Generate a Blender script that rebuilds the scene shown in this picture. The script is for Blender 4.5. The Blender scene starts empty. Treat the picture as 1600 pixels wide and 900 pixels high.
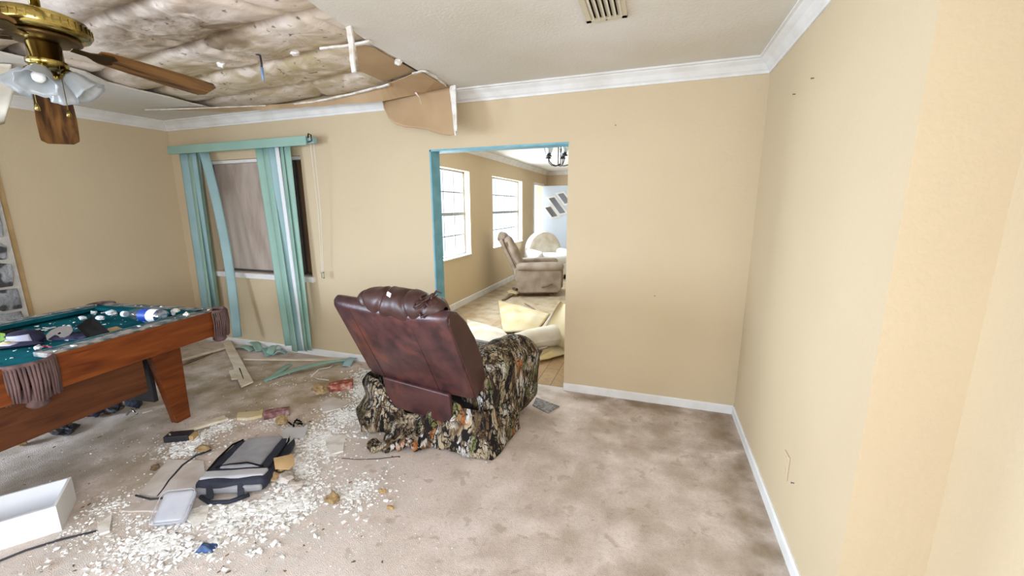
import bpy, bmesh, math, random
from mathutils import Vector, Matrix, noise
C = bpy.context.scene.collection
SC = bpy.context.scene
R = math.radians
# ------------------------------------------------------------------ camera
FOC, YAW, PITCH, ROLL, CH = 635.81, 0.3351, 0.1966, -0.0056, 1.5244
_f = Vector((-math.sin(YAW)*math.cos(PITCH), math.cos(YAW)*math.cos(PITCH), -math.sin(PITCH)))
_r0 = Vector((math.cos(YAW), math.sin(YAW), 0)); _u0 = _r0.cross(_f)
_r = _r0*math.cos(ROLL)+_u0*math.sin(ROLL); _u = -_r0*math.sin(ROLL)+_u0*math.cos(ROLL)
CAM = Vector((0, 0, CH))
cd = bpy.data.cameras.new('camera'); cam = bpy.data.objects.new('camera', cd); C.objects.link(cam)
cd.sensor_width = 36; cd.lens = FOC/1600*36; cd.clip_start = .02; cd.clip_end = 200
cam.matrix_world = Matrix(((_r.x, _u.x, -_f.x, 0), (_r.y, _u.y, -_f.y, 0), (_r.z, _u.z, -_f.z, CH), (0, 0, 0, 1)))
SC.camera = cam
# ------------------------------------------------------------------ world, lights, exposure
SC.view_settings.view_transform = 'Standard'; SC.view_settings.look = 'None'
SC.view_settings.gamma = 1; SC.view_settings.use_curve_mapping = False
SC.view_settings.exposure = -0.15
w = bpy.data.worlds.new('sky'); SC.world = w; w.use_nodes = True
w.node_tree.nodes['Background'].inputs[0].default_value = (.86, .93, 1, 1)
w.node_tree.nodes['Background'].inputs[1].default_value = 1.6
def area(name, loc, size, target, power, col, spread=180):
    d = bpy.data.lights.new(name, 'AREA'); d.shape = 'RECTANGLE'; d.size, d.size_y = size
    d.energy = power; d.color = col; d.spread = R(spread)
    o = bpy.data.objects.new(name, d); C.objects.link(o); o.location = loc
    o.rotation_euler = (Vector(target)-Vector(loc)).to_track_quat('-Z', 'Y').to_euler()
    return o
COOL = (.78, .87, 1.0)
area('daylight_rear_window', (-2.1, -2.5, 1.35), (2.9, 1.5), (-1.7, 1.2, -.2), 46, COOL, 125)
area('daylight_side_window', (-5.0, -1.3, 1.35), (1.6, 1.3), (.3, 1.4, -.1), 172, (.68, .82, 1.0), 125)
area('left_wall_fill', (.82, -1.3, 1.45), (1.5, 1.2), (-5, 1.6, 1.2), 85, (.90, .93, 1.0), 150)  # added fill lamp to brighten the left wall, no window known there
area('daylight_hall_window', (-3.12, 5.0, 1.42), (1.9, 1.2), (0, 5.0, .8), 200, (.93, .97, 1))
area('daylight_hall_window', (-3.12, 7.88, 1.42), (1.6, 1.2), (0, 7.9, 1.0), 150, (.93, .97, 1))
area('daylight_front_door', (-3.1, 10.05, 1.1), (.75, 1.9), (0, 9.8, .9), 28, (.95, .98, 1))
# ------------------------------------------------------------------ unprojection onto real planes (used to read positions off)
def ray(px, py): return _f + _r*((px-800)/FOC) - _u*((py-450)/FOC)
def at(px, py, ax, v):
    d = ray(px, py); return CAM + d*((v-CAM[ax])/d[ax])
def Z(px, py, z=0.0): return at(px, py, 2, z)
def Y(px, py, y): return at(px, py, 1, y)
def X(px, py, x): return at(px, py, 0, x)
# ------------------------------------------------------------------ mesh helpers
class MB:
    def __init__(s): s.v = []; s.f = []
    def add(s, vs, fs, M=None):
        n = len(s.v)
        s.v += [(M @ Vector(p)) if M else Vector(p) for p in vs]
        s.f += [[i+n for i in f] for f in fs]; return s
    def box(s, lo, hi, M=None):
        x0, y0, z0 = lo; x1, y1, z1 = hi
        return s.add([(x0,y0,z0),(x1,y0,z0),(x1,y1,z0),(x0,y1,z0),(x0,y0,z1),(x1,y0,z1),(x1,y1,z1),(x0,y1,z1)],
                     [(3,2,1,0),(4,5,6,7),(0,1,5,4),(1,2,6,5),(2,3,7,6),(3,0,4,7)], M)
    def bar(s, a, b, w, t, up=(0,0,1)):
        a = Vector(a); b = Vector(b); d = b-a; L = d.length; d.normalize(); up = Vector(up)
        x = d.cross(up)
        if x.length < 1e-4: x = d.cross(Vector((1,0,0)))
        x.normalize(); z = x.cross(d)
        M = Matrix(((x.x,d.x,z.x,a.x),(x.y,d.y,z.y,a.y),(x.z,d.z,z.z,a.z),(0,0,0,1)))
        return s.box((-w/2,0,-t/2),(w/2,L,t/2), M)
    def tube(s, pts, r, n=8, cap=True):
        pts = [Vector(p) for p in pts]; rs = r if isinstance(r, (list, tuple)) else [r]*len(pts)
        prev = None; vs = []; fs = []
        for i, p in enumerate(pts):
            t = (pts[min(i+1, len(pts)-1)]-pts[max(i-1, 0)]).normalized()
            if prev is None:
                a = t.orthogonal().normalized()
            else:
                a = prev - t*prev.dot(t); a = a.normalized() if a.length > 1e-6 else t.orthogonal().normalized()
            prev = a; b = t.cross(a)
            for k in range(n):
                th = 2*math.pi*k/n; vs.append(p+(a*math.cos(th)+b*math.sin(th))*rs[i])
        for i in range(len(pts)-1):
            for k in range(n):
                fs.append((i*n+k, i*n+(k+1)%n, (i+1)*n+(k+1)%n, (i+1)*n+k))
        if cap: fs.append(tuple(range(n-1,-1,-1))); fs.append(tuple((len(pts)-1)*n+k for k in range(n)))
        return s.add(vs, fs)
    def lathe(s, prof, n=24, M=None, flute=0, nf=8, cap=True):
        vs = []; fs = []
        for i, (r, z) in enumerate(prof):
            for k in range(n):
                th = 2*math.pi*k/n; rr = r*(1+flute*math.cos(nf*th)*(i/len(prof)))
                vs.append((rr*math.cos(th), rr*math.sin(th), z))
        m = len(prof)
        for i in range(m-1):
            for k in range(n):
                fs.append((i*n+k, i*n+(k+1)%n, (i+1)*n+(k+1)%n, (i+1)*n+k))
        if cap: fs.append(tuple(range(n-1,-1,-1))); fs.append(tuple((m-1)*n+k for k in range(n)))
        return s.add(vs, fs, M)
    def prism(s, poly, d, M=None):
        """poly: list of 3D points; extruded along vector d"""
        P = [Vector(p) for p in poly]; d = Vector(d); n = len(P)
        fs = [tuple(range(n-1,-1,-1)), tuple(range(n,2*n))]+[(i,(i+1)%n,n+(i+1)%n,n+i) for i in range(n)]
        return s.add(P+[p+d for p in P], fs, M)
    def rbox(s, c, size, r=.03, n=10, M=None, amp=0, fr=6, seed=0, puff=0):
        """box with rounded edges; optional lumpy noise and pillow bulge"""
        hx, hy, hz = [q/2 for q in size]; r = min(r, hx*.98, hy*.98, hz*.98); c = Vector(c)
        def axis(h):
            k = 4; a = [-h + r*(1-math.cos(math.pi/2*i/k)) for i in range(k)]
            m = max(2, n); mid = [-(h-r)+(2*(h-r))*i/m for i in range(m+1)]
            return a+mid+[-q for q in reversed(a)]
        ax = [axis(hx), axis(hy), axis(hz)]; vs = []; fs = []; idx = {}
        def vid(i, j, k):
            if (i,j,k) in idx: return idx[(i,j,k)]
            p = Vector((ax[0][i], ax[1][j], ax[2][k])); h = Vector((hx,hy,hz))
            q = Vector([max(-(h[t]-r), min(h[t]-r, p[t])) for t in range(3)]); d = p-q
            if d.length > 1e-9: d = d.normalized(); p = q+d*r
            else: d = Vector((0,0,0))
            nrm = d if d.length > 0 else p.normalized()
            if puff:
                u = [p[t]/h[t] for t in range(3)]
                for t in range(3):
                    a, b = (t+1)%3, (t+2)%3
                    p[t] += puff*u[t]*(1-u[a]**2)*(1-u[b]**2)*.999
            if amp:
                e = noise.noise((p+Vector((seed*7.3,seed*3.1,0)))*fr)+.5*noise.noise((p+Vector((0,seed*5.3,1)))*fr*2.3)
                p = p+nrm*e*amp
            vs.append(p+c); idx[(i,j,k)] = len(vs)-1; return idx[(i,j,k)]
        N = [len(a)-1 for a in ax]
        for k in (0, N[2]):
            for i in range(N[0]):
                for j in range(N[1]):
                    q = (vid(i,j,k), vid(i+1,j,k), vid(i+1,j+1,k), vid(i,j+1,k)); fs.append(q if k else q[::-1])
        for j in (0, N[1]):
            for i in range(N[0]):
                for k in range(N[2]):
                    q = (vid(i,j,k), vid(i,j,k+1), vid(i+1,j,k+1), vid(i+1,j,k)); fs.append(q if j else q[::-1])
        for i in (0, N[0]):
            for j in range(N[1]):
                for k in range(N[2]):
                    q = (vid(i,j,k), vid(i,j+1,k), vid(i,j+1,k+1), vid(i,j,k+1)); fs.append(q if i else q[::-1])
        return s.add(vs, fs, M)
    def grid(s, fn, nu, nv, th=0.0):
        P = [[Vector(fn(i/nu, j/nv)) for j in range(nv+1)] for i in range(nu+1)]
        vs = [p for row in P for p in row]; fs = []
        g = lambda i, j: i*(nv+1)+j
        for i in range(nu):
            for j in range(nv): fs.append((g(i,j), g(i+1,j), g(i+1,j+1), g(i,j+1)))
        if th:
            nn = len(vs); lo = []
            for i in range(nu+1):
                for j in range(nv+1):
                    a = P[min(i+1,nu)][j]-P[max(i-1,0)][j]; b = P[i][min(j+1,nv)]-P[i][max(j-1,0)]
                    m = a.cross(b); m = m.normalized() if m.length > 1e-9 else Vector((0,0,1)); lo.append(P[i][j]-m*th)
            vs += lo; fs += [tuple(q+nn for q in f[::-1]) for f in fs]
            rim = [g(i,0) for i in range(nu+1)]+[g(nu,j) for j in range(1,nv+1)]+[g(i,nv) for i in range(nu-1,-1,-1)]+[g(0,j) for j in range(nv-1,0,-1)]
            for a in range(len(rim)):
                b = (a+1)%len(rim); fs.append((rim[b], rim[a], rim[a]+nn, rim[b]+nn))
        return s.add(vs, fs)
    def build(s, name, mat, parent=None, smooth=False, bevel=0, origin=None, sub=0):
        me = bpy.data.meshes.new(name)
        if parent is not None:
            Mi = (Matrix.Translation(parent['_o'])@Matrix.Rotation(parent['_r'],4,'Z')).inverted(); og = None
            pts = [Mi@p for p in s.v]
        else:
            if origin is None:
                xs = [p.x for p in s.v]; ys = [p.y for p in s.v]; zs = [p.z for p in s.v]
                origin = ((min(xs)+max(xs))/2, (min(ys)+max(ys))/2, min(zs))
            og = Vector(origin); pts = [p-og for p in s.v]
        me.from_pydata([tuple(p) for p in pts], [], s.f); me.validate(); me.update()
        bm = bmesh.new(); bm.from_mesh(me); bmesh.ops.recalc_face_normals(bm, faces=bm.faces); bm.to_mesh(me); bm.free()
        if smooth:
            for p in me.polygons: p.use_smooth = True
        me.materials.append(mat)
        o = bpy.data.objects.new(name, me); C.objects.link(o)
        if parent is not None:
            root = parent; o.parent = root; o['_o'] = root['_o']; o['_r'] = root['_r']
            PARTS.append(o)
        else:
            o.location = og; o['_o'] = tuple(og); o['_r'] = 0.0; PARTS.append(o)
        if bevel:
            b = o.modifiers.new('b', 'BEVEL'); b.width = bevel; b.segments = 2; b.limit_method = 'ANGLE'
        if sub:
            b = o.modifiers.new('s', 'SUBSURF'); b.levels = sub; b.render_levels = sub
        return o
PARTS = []
def thing(name, label, cat, loc=(0,0,0), rz=0.0, group=None):
    o = bpy.data.objects.new(name, None); C.objects.link(o); o.empty_display_size = .05
    o.location = loc; o.rotation_euler = (0,0,rz); o['label'] = label; o['category'] = cat
    if group: o['group'] = group
    o['_o'] = tuple(loc); o['_r'] = float(rz); PARTS.append(o); return o
def tag(o, label, cat, group=None):
    o['label'] = label; o['category'] = cat
    if group: o['group'] = group
    return o
def struct(o): o['kind'] = 'structure'; return o
def LM(t): return Matrix.Translation(t['_o'])@Matrix.Rotation(t['_r'],4,'Z')
rnd = random.Random(7)
# ------------------------------------------------------------------ materials
def mat(name, col, rough=.7, metal=0, ramp=None, scale=5, detail=6, bump=0, bscale=60, stretch=(1,1,1), spec=.5, trans=0, alpha=1, vt='POINT', rot=(0,0,0), dist=0, bdist=.01):
    m = bpy.data.materials.new(name); m.use_nodes = True; nt = m.node_tree; N = nt.nodes; L = nt.links
    b = N['Principled BSDF']; b.inputs['Roughness'].default_value = rough; b.inputs['Metallic'].default_value = metal
    b.inputs['Specular IOR Level'].default_value = spec; b.inputs['Transmission Weight'].default_value = trans
    b.inputs['Alpha'].default_value = alpha; b.inputs['Base Color'].default_value = (*col, 1)
    tc = N.new('ShaderNodeTexCoord'); mp = N.new('ShaderNodeMapping'); L.new(tc.outputs['Object'], mp.inputs[0])
    mp.vector_type = vt; mp.inputs['Scale'].default_value = stretch; mp.inputs['Rotation'].default_value = rot
    if ramp:
        nz = N.new('ShaderNodeTexNoise'); nz.inputs['Scale'].default_value = scale; nz.inputs['Detail'].default_value = detail
        nz.inputs['Distortion'].default_value = dist
        L.new(mp.outputs[0], nz.inputs[0]); cr = N.new('ShaderNodeValToRGB'); L.new(nz.outputs[0], cr.inputs[0])
        el = cr.color_ramp.elements
        while len(el) < len(ramp): el.new(.5)
        for e, (p, c) in zip(el, ramp): e.position = p; e.color = (*c, 1)
        L.new(cr.outputs[0], b.inputs['Base Color'])
    if bump:
        n2 = N.new('ShaderNodeTexNoise'); n2.inputs['Scale'].default_value = bscale; n2.inputs['Detail'].default_value = 4
        L.new(mp.outputs[0], n2.inputs[0]); bp = N.new('ShaderNodeBump'); bp.inputs['Strength'].default_value = bump
        bp.inputs['Distance'].default_value = bdist
        L.new(n2.outputs[0], bp.inputs['Height']); L.new(bp.outputs[0], b.inputs['Normal'])
    return m
def mixnode(nt, fac, a, b, blend='MIX'):
    m = nt.nodes.new('ShaderNodeMix'); m.data_type = 'RGBA'; m.blend_type = blend
    for sock, v in ((m.inputs[0], fac), (m.inputs[6], a), (m.inputs[7], b)):
        if hasattr(v, 'links'): nt.links.new(v, sock)
        elif isinstance(v, (int, float)): sock.default_value = v
        else: sock.default_value = (*v, 1)
    return m.outputs[2]
def noisefac(nt, vec, scale, lo, hi, detail=5, dist=0, kind='noise'):
    N = nt.nodes; n = N.new('ShaderNodeTexNoise'); n.inputs['Scale'].default_value = scale; n.inputs['Detail'].default_value = detail
    n.inputs['Distortion'].default_value = dist
    if vec: nt.links.new(vec, n.inputs[0])
    r = N.new('ShaderNodeMapRange'); r.inputs[1].default_value = lo; r.inputs[2].default_value = hi
    nt.links.new(n.outputs[0], r.inputs[0]); return r.outputs[0]
def blob(nt, pos, c, rad, soft=.5):
    """1 inside an ellipse around c with a noisy outline, 0 outside"""
    N = nt.nodes; m = N.new('ShaderNodeMapping'); m.vector_type = 'TEXTURE'
    m.inputs['Location'].default_value = (c[0], c[1], 0); m.inputs['Scale'].default_value = (rad[0], rad[1], 1e6)
    if len(rad) > 2: m.inputs['Rotation'].default_value = (0, 0, rad[2])
    nt.links.new(pos, m.inputs[0]); l = N.new('ShaderNodeVectorMath'); l.operation = 'LENGTH'; nt.links.new(m.outputs[0], l.inputs[0])
    n = N.new('ShaderNodeTexNoise'); n.inputs['Scale'].default_value = 3.5; n.inputs['Detail'].default_value = 6; nt.links.new(pos, n.inputs[0])
    a = N.new('ShaderNodeMath'); a.operation = 'MULTIPLY_ADD'; nt.links.new(n.outputs[0], a.inputs[0]); a.inputs[1].default_value = 1.1
    nt.links.new(l.outputs['Value'], a.inputs[2])
    r = N.new('ShaderNodeMapRange'); r.inputs[1].default_value = 1.55-soft/2; r.inputs[2].default_value = 1.55+soft/2
    r.inputs[3].default_value = 1; r.inputs[4].default_value = 0; nt.links.new(a.outputs[0], r.inputs[0]); return r.outputs[0]
def mul(nt, a, b):
    m = nt.nodes.new('ShaderNodeMath'); m.operation = 'MULTIPLY'
    for i, v in enumerate((a, b)):
        if hasattr(v, 'links'): nt.links.new(v, m.inputs[i])
        else: m.inputs[i].default_value = v
    return m.outputs[0]
def world_pos(nt):
    g = nt.nodes.new('ShaderNodeNewGeometry'); return g.outputs['Position']
def bump_to(nt, h, strength, dist):
    b = nt.nodes.new('ShaderNodeBump'); b.inputs['Strength'].default_value = strength; b.inputs['Distance'].default_value = dist
    nt.links.new(h, b.inputs['Height']); nt.links.new(b.outputs[0], nt.nodes['Principled BSDF'].inputs['Normal'])

WALLC = (.63, .515, .345)
def wall_mat():
    m = mat('painted drywall', WALLC, .8, spec=.25); nt = m.node_tree; p = world_pos(nt)
    c = mixnode(nt, mul(nt, noisefac(nt, p, 1.1, .45, .75), .35), WALLC, (.56, .445, .295))
    c = mixnode(nt, mul(nt, noisefac(nt, p, 9, .68, .76, 8), .15), c, (.50, .43, .32))
    nt.links.new(c, nt.nodes['Principled BSDF'].inputs['Base Color'])
    bump_to(nt, noisefac(nt, p, 55, .3, .7, 3), .12, .004); return m
M_wall = wall_mat()
M_ceil = mat('textured ceiling', (.60,.58,.54), .9, ramp=[(.35,(.70,.67,.59)),(.65,(.78,.76,.73))], scale=1.3, bump=.35, bscale=70, bdist=.006, spec=.1)
M_trim = mat('white trim paint', (.80,.80,.79), .5, ramp=[(.3,(.72,.71,.68)),(.6,(.82,.82,.81))], scale=6, spec=.3)
M_blue = mat('blue painted jamb', (.16,.42,.52), .6, ramp=[(.35,(.13,.36,.46)),(.65,(.20,.46,.55))], scale=9)
def carpet():
    m = mat('stained carpet', (.5,.45,.4), .95, spec=.05); nt = m.node_tree; p = world_pos(nt)
    c = mixnode(nt, noisefac(nt, p, 2.2, .35, .65, 6), (.80,.68,.61), (.90,.79,.735))
    c = mixnode(nt, mul(nt, noisefac(nt, p, 60, .45, .75, 3), .35), c, (.50,.41,.33))
    c = mixnode(nt, mul(nt, noisefac(nt, p, 4.5, .57, .70, 8, .6), .38), c, (.42,.32,.23))
    c = mixnode(nt, mul(nt, noisefac(nt, p, 11, .60, .66, 6, .4), .40), c, (.36,.28,.19))
    # brown stains; shade and dirt painted by the skirting, shade round the pool table
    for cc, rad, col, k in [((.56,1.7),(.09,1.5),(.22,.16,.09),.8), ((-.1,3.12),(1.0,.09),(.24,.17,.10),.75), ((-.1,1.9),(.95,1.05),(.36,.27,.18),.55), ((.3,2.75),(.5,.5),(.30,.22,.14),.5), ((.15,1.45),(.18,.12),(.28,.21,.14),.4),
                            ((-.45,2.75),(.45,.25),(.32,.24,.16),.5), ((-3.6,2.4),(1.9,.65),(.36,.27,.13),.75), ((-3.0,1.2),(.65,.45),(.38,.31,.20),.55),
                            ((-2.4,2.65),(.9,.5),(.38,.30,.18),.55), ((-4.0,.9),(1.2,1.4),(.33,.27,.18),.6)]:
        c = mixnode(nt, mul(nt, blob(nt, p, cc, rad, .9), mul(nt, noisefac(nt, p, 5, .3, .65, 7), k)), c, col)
    # crushed plaster dust
    for cc, rad, k in [((-1.9,1.05),(.75,.45,.4),.6), ((-1.75,1.75),(.5,.5),.45), ((-1.75,2.3),(.35,.4),.6), ((-2.2,.9),(.5,.3),.4)]:
        c = mixnode(nt, mul(nt, blob(nt, p, cc, rad, .8), mul(nt, noisefac(nt, p, 14, .38, .6, 8), k)), c, (.72,.69,.64))
    nt.links.new(c, nt.nodes['Principled BSDF'].inputs['Base Color'])
    bump_to(nt, noisefac(nt, p, 230, .3, .7, 5), .7, .005); return m
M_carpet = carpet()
def laminate():
    m = mat('grimy plank floor', (.3,.2,.1), .55, spec=.3); nt = m.node_tree; p = world_pos(nt)
    br = nt.nodes.new('ShaderNodeTexBrick'); mp = nt.nodes.new('ShaderNodeMapping'); nt.links.new(p, mp.inputs[0])
    mp.inputs['Rotation'].default_value = (0,0,R(90)); mp.inputs['Scale'].default_value = (1,1,1)
    nt.links.new(mp.outputs[0], br.inputs[0]); br.inputs['Scale'].default_value = 1; br.inputs['Brick Width'].default_value = 1.2
    br.inputs['Row Height'].default_value = .13; br.inputs['Mortar Size'].default_value = .003
    br.inputs['Color1'].default_value = (.42,.27,.13,1); br.inputs['Color2'].default_value = (.34,.21,.10,1); br.inputs['Mortar'].default_value = (.10,.07,.04,1)
    g = mixnode(nt, mul(nt, noisefac(nt, p, 12, .4, .6, 8, 1), .4), br.outputs['Color'], (.22,.14,.07))
    c = mixnode(nt, mul(nt, blob(nt, p, (-1.6,7.2), (2.0,2.6), .6), noisefac(nt, p, 6, .25, .55, 7)), g, (.50,.42,.30))
    nt.links.new(c, nt.nodes['Principled BSDF'].inputs['Base Color']); return m
M_lam = laminate()
def insul():
    m = mat('stained insulation backing', (.4,.35,.28), .9, spec=.1); nt = m.node_tree; p = world_pos(nt)
    mp = nt.nodes.new('ShaderNodeMapping'); nt.links.new(p, mp.inputs[0]); mp.inputs['Scale'].default_value = (1,1.6,1)
    mp.inputs['Rotation'].default_value = (0,0,R(20)); q = mp.outputs[0]
    c = mixnode(nt, noisefac(nt, q, 2.0, .38, .62, 7, .4), (.84,.745,.67), (.66,.555,.44))
    c = mixnode(nt, mul(nt, noisefac(nt, q, 2.4, .52, .70, 6, .7), .65), c, (.40,.28,.16))
    c = mixnode(nt, mul(nt, blob(nt, p, (-2.7,2.45), (1.3,.55), .8), mul(nt, noisefac(nt, q, 5, .35, .6, 7, 1), .75)), c, (.42,.33,.16))
    c = mixnode(nt, mul(nt, blob(nt, p, (-2.55,1.75), (.55,.35), .8), mul(nt, noisefac(nt, q, 6, .3, .6, 7, 1), .8)), c, (.17,.11,.06))
    c = mixnode(nt, mul(nt, noisefac(nt, q, 16, .64, .70, 8), .8), c, (.12,.08,.05))
    nt.links.new(c, nt.nodes['Principled BSDF'].inputs['Base Color'])
    bump_to(nt, noisefac(nt, q, 5, .3, .7, 4, .5), .3, .02); return m
M_insul = insul()
M_kraft = mat('brown kraft paper', (.46,.32,.19), .85, ramp=[(.3,(.40,.27,.15)),(.7,(.52,.37,.22))], scale=2.5, spec=.15, bump=.15, bscale=12)
M_plaster = mat('broken gypsum', (.78,.75,.69), .9, ramp=[(.35,(.60,.54,.45)),(.55,(.80,.78,.74))], scale=14, spec=.1, bump=.3, bscale=60)
M_crumb = mat('gypsum crumbs', (.86,.85,.82), .9, ramp=[(.3,(.76,.73,.66)),(.45,(.90,.90,.88))], scale=30, spec=.1)
M_teal = mat('mint vinyl', (.28,.46,.39), .5, ramp=[(.3,(.25,.42,.35)),(.7,(.32,.50,.42))], scale=3, spec=.4)
M_tealblue = mat('pale blue green vinyl', (.28,.44,.46), .5, ramp=[(.3,(.25,.40,.42)),(.7,(.33,.50,.52))], scale=3)
M_tealdk = mat('shaded green vinyl underside', (.20,.38,.33), .6, spec=.3)
M_ply = mat('weathered plywood', (.45,.37,.31), .8, ramp=[(.3,(.36,.28,.23)),(.5,(.50,.42,.36)),(.72,(.56,.49,.43))], scale=2.5, detail=8, stretch=(3,1,.7), spec=.15, dist=.1)
M_brownboard = mat('dark brown board', (.16,.09,.04), .7, ramp=[(.3,(.11,.06,.03)),(.7,(.21,.13,.06))], scale=5, stretch=(4,1,.5))
M_alu = mat('bronze aluminium frame', (.12,.12,.13), .4, .7)
M_grey = mat('white enamel window grid', (.35,.37,.40), .5, spec=.3)
def wood(name, a, b, c, rough=.35, stretch=(2,14,14)):
    return mat(name, b, rough, ramp=[(.3,a),(.5,b),(.7,c)], scale=2.2, detail=8, stretch=stretch, dist=1.5, spec=.4)
M_mahog = wood('red brown cabinet veneer', (.10,.022,.004), (.17,.040,.007), (.22,.060,.011), .4, (10,1,10))
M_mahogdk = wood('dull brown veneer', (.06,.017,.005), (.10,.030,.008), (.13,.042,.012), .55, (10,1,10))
M_felt = mat('teal felt', (.0,.10,.12), .95, ramp=[(.35,(.002,.055,.075)),(.65,(.006,.12,.15))], scale=7, spec=.05, bump=.2, bscale=200)
M_rail = mat('dusty rail top', (.20,.17,.15), .7, ramp=[(.42,(.05,.10,.11)),(.58,(.34,.30,.27))], scale=16, detail=8)
M_fringe = mat('brown leather fringe', (.15,.08,.075), .8, ramp=[(.3,(.06,.03,.028)),(.7,(.18,.11,.105))], scale=30, stretch=(1,1,.15))
M_blackpl = mat('black plastic', (.02,.02,.025), .5)
M_brass = mat('polished brass', (.36,.28,.09), .16, 1, ramp=[(.4,(.12,.085,.02)),(.6,(.50,.40,.13))], scale=12, stretch=(1,1,.1))
M_brassdk = mat('tarnished dark brass', (.09,.055,.02), .35, .9)
M_oak = mat('oak veneer blade', (.22,.10,.03), .4, ramp=[(.38,(.07,.028,.008)),(.5,(.24,.105,.03)),(.66,(.34,.17,.055))], scale=4, detail=5, stretch=(1.2,10,1), dist=2.0)
def oak(az): return mat('oak veneer blade', (.22,.10,.03), .4, ramp=[(.36,(.04,.016,.005)),(.5,(.14,.062,.017)),(.64,(.24,.115,.032))], scale=9, detail=3, stretch=(3.0,.30,3.0), vt='TEXTURE', rot=(0,0,az), dist=.6)
M_shade = mat('frosted glass', (.66,.70,.72), .3, trans=.6, spec=.5, bump=.1, bscale=30)
M_bulb = mat('opal bulb', (.9,.9,.86), .3)
def leather():
    m = mat('mottled oxblood leather', (.1,.03,.03), .34, spec=.5); nt = m.node_tree
    tc = nt.nodes.new('ShaderNodeTexCoord'); p = tc.outputs['Object']
    c = mixnode(nt, noisefac(nt, p, 7, .36, .64, 7, .3), (.036,.014,.016), (.095,.036,.034))
    c = mixnode(nt, mul(nt, noisefac(nt, p, 5, .54, .68, 6), .55), c, (.19,.055,.033))
    c = mixnode(nt, mul(nt, noisefac(nt, p, 22, .55, .7, 6), .5), c, (.04,.014,.016))
    nt.links.new(c, nt.nodes['Principled BSDF'].inputs['Base Color'])
    bump_to(nt, noisefac(nt, p, 120, .3, .7, 3), .15, .003); return m
M_leather = leather()
M_leatherdk = mat('brown leather', (.05,.018,.015), .42, ramp=[(.3,(.035,.013,.011)),(.7,(.07,.028,.022))], scale=6, bump=.15, bscale=140, bdist=.003)
M_seam = mat('dark stitched seam', (.02,.008,.008), .6)
def camo():
    m = mat('tree bark camouflage cloth', (.3,.25,.15), .85, spec=.15); nt = m.node_tree; N = nt.nodes; L = nt.links
    tc = N.new('ShaderNodeTexCoord'); mp = N.new('ShaderNodeMapping'); L.new(tc.outputs['Object'], mp.inputs[0])
    mp.inputs['Scale'].default_value = (1.15,1.15,.50); mp.inputs['Rotation'].default_value = (R(14),R(24),0); p = mp.outputs[0]
    nz = N.new('ShaderNodeTexNoise'); nz.inputs['Scale'].default_value = 5; nz.inputs['Detail'].default_value = 6; L.new(p, nz.inputs[0])
    ad = N.new('ShaderNodeVectorMath'); ad.operation = 'MULTIPLY_ADD'; L.new(nz.outputs[1], ad.inputs[0]); ad.inputs[1].default_value = (.24,.24,.24); L.new(p, ad.inputs[2]); q = ad.outputs[0]
    c = mixnode(nt, noisefac(nt, q, 14, .42, .56, 5, .5), (.42,.35,.24), (.12,.075,.04))
    c = mixnode(nt, noisefac(nt, q, 11, .55, .60, 4), c, (.56,.54,.50))
    c = mixnode(nt, mul(nt, noisefac(nt, q, 6.1, .60, .66, 3), .9), c, (.42,.14,.03))
    c = mixnode(nt, mul(nt, noisefac(nt, p, 8.7, .60, .66, 3), .8), c, (.16,.19,.06))
    for sc, lo, hi in ((24, .03, .09), (48, .02, .07)):
        v = N.new('ShaderNodeTexVoronoi'); v.feature = 'DISTANCE_TO_EDGE'; v.inputs['Scale'].default_value = sc; L.new(q, v.inputs[0])
        r = N.new('ShaderNodeMapRange'); r.inputs[1].default_value = lo; r.inputs[2].default_value = hi; r.inputs[3].default_value = 1; r.inputs[4].default_value = 0
        L.new(v.outputs[0], r.inputs[0])
        c = mixnode(nt, mul(nt, r.outputs[0], noisefac(nt, p, 3.1+sc*.1, .38, .5, 3)), c, (.012,.010,.010))
    c = mixnode(nt, noisefac(nt, q, 19, .54, .58, 5, 1), c, (.015,.013,.013))
    L.new(c, N['Principled BSDF'].inputs['Base Color']); bump_to(nt, noisefac(nt, p, 18, .3, .7, 5), .4, .02); return m
M_camo = camo()
M_taupe = mat('soiled taupe upholstery', (.33,.27,.22), .9, ramp=[(.35,(.25,.195,.15)),(.6,(.37,.305,.25))], scale=5, detail=7, spec=.1)
M_taupedk = mat('brown worn upholstery', (.22,.16,.11), .9, ramp=[(.35,(.15,.10,.07)),(.6,(.27,.20,.145))], scale=6, spec=.1)
M_cream = mat('cream upholstery', (.58,.52,.42), .9, ramp=[(.35,(.48,.41,.30)),(.6,(.62,.56,.47))], scale=6, spec=.1)
M_white = mat('white cloth', (.80,.82,.85), .8, spec=.2)
M_pad = mat('cream carpet pad', (.62,.51,.31), .9, ramp=[(.3,(.56,.42,.20)),(.55,(.63,.53,.34)),(.75,(.66,.59,.45))], scale=3.5, spec=.1)
M_padw = mat('white pad backing', (.80,.77,.70), .9, ramp=[(.35,(.58,.50,.37)),(.6,(.70,.66,.58))], scale=4, spec=.1)
M_navy = mat('black navy nylon', (.012,.016,.032), .7, ramp=[(.3,(.008,.011,.024)),(.7,(.022,.028,.05))], scale=9, bump=.3, bscale=90)
M_grynylon = mat('grey nylon', (.27,.27,.29), .75, ramp=[(.3,(.21,.21,.23)),(.7,(.34,.34,.36))], scale=7, bump=.2, bscale=150)
M_lgrynylon = mat('light grey nylon', (.42,.42,.44), .75, ramp=[(.3,(.36,.36,.38)),(.7,(.48,.48,.50))], scale=7)
M_boxw = mat('white coated fibreboard', (.84,.86,.89), .55, ramp=[(.3,(.78,.80,.84)),(.7,(.86,.88,.91))], scale=3, spec=.3)
M_clear = mat('cloudy clear plastic', (.74,.78,.88), .25, trans=.55, spec=.5, ramp=[(.3,(.66,.70,.82)),(.7,(.85,.87,.92))], scale=9)
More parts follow.
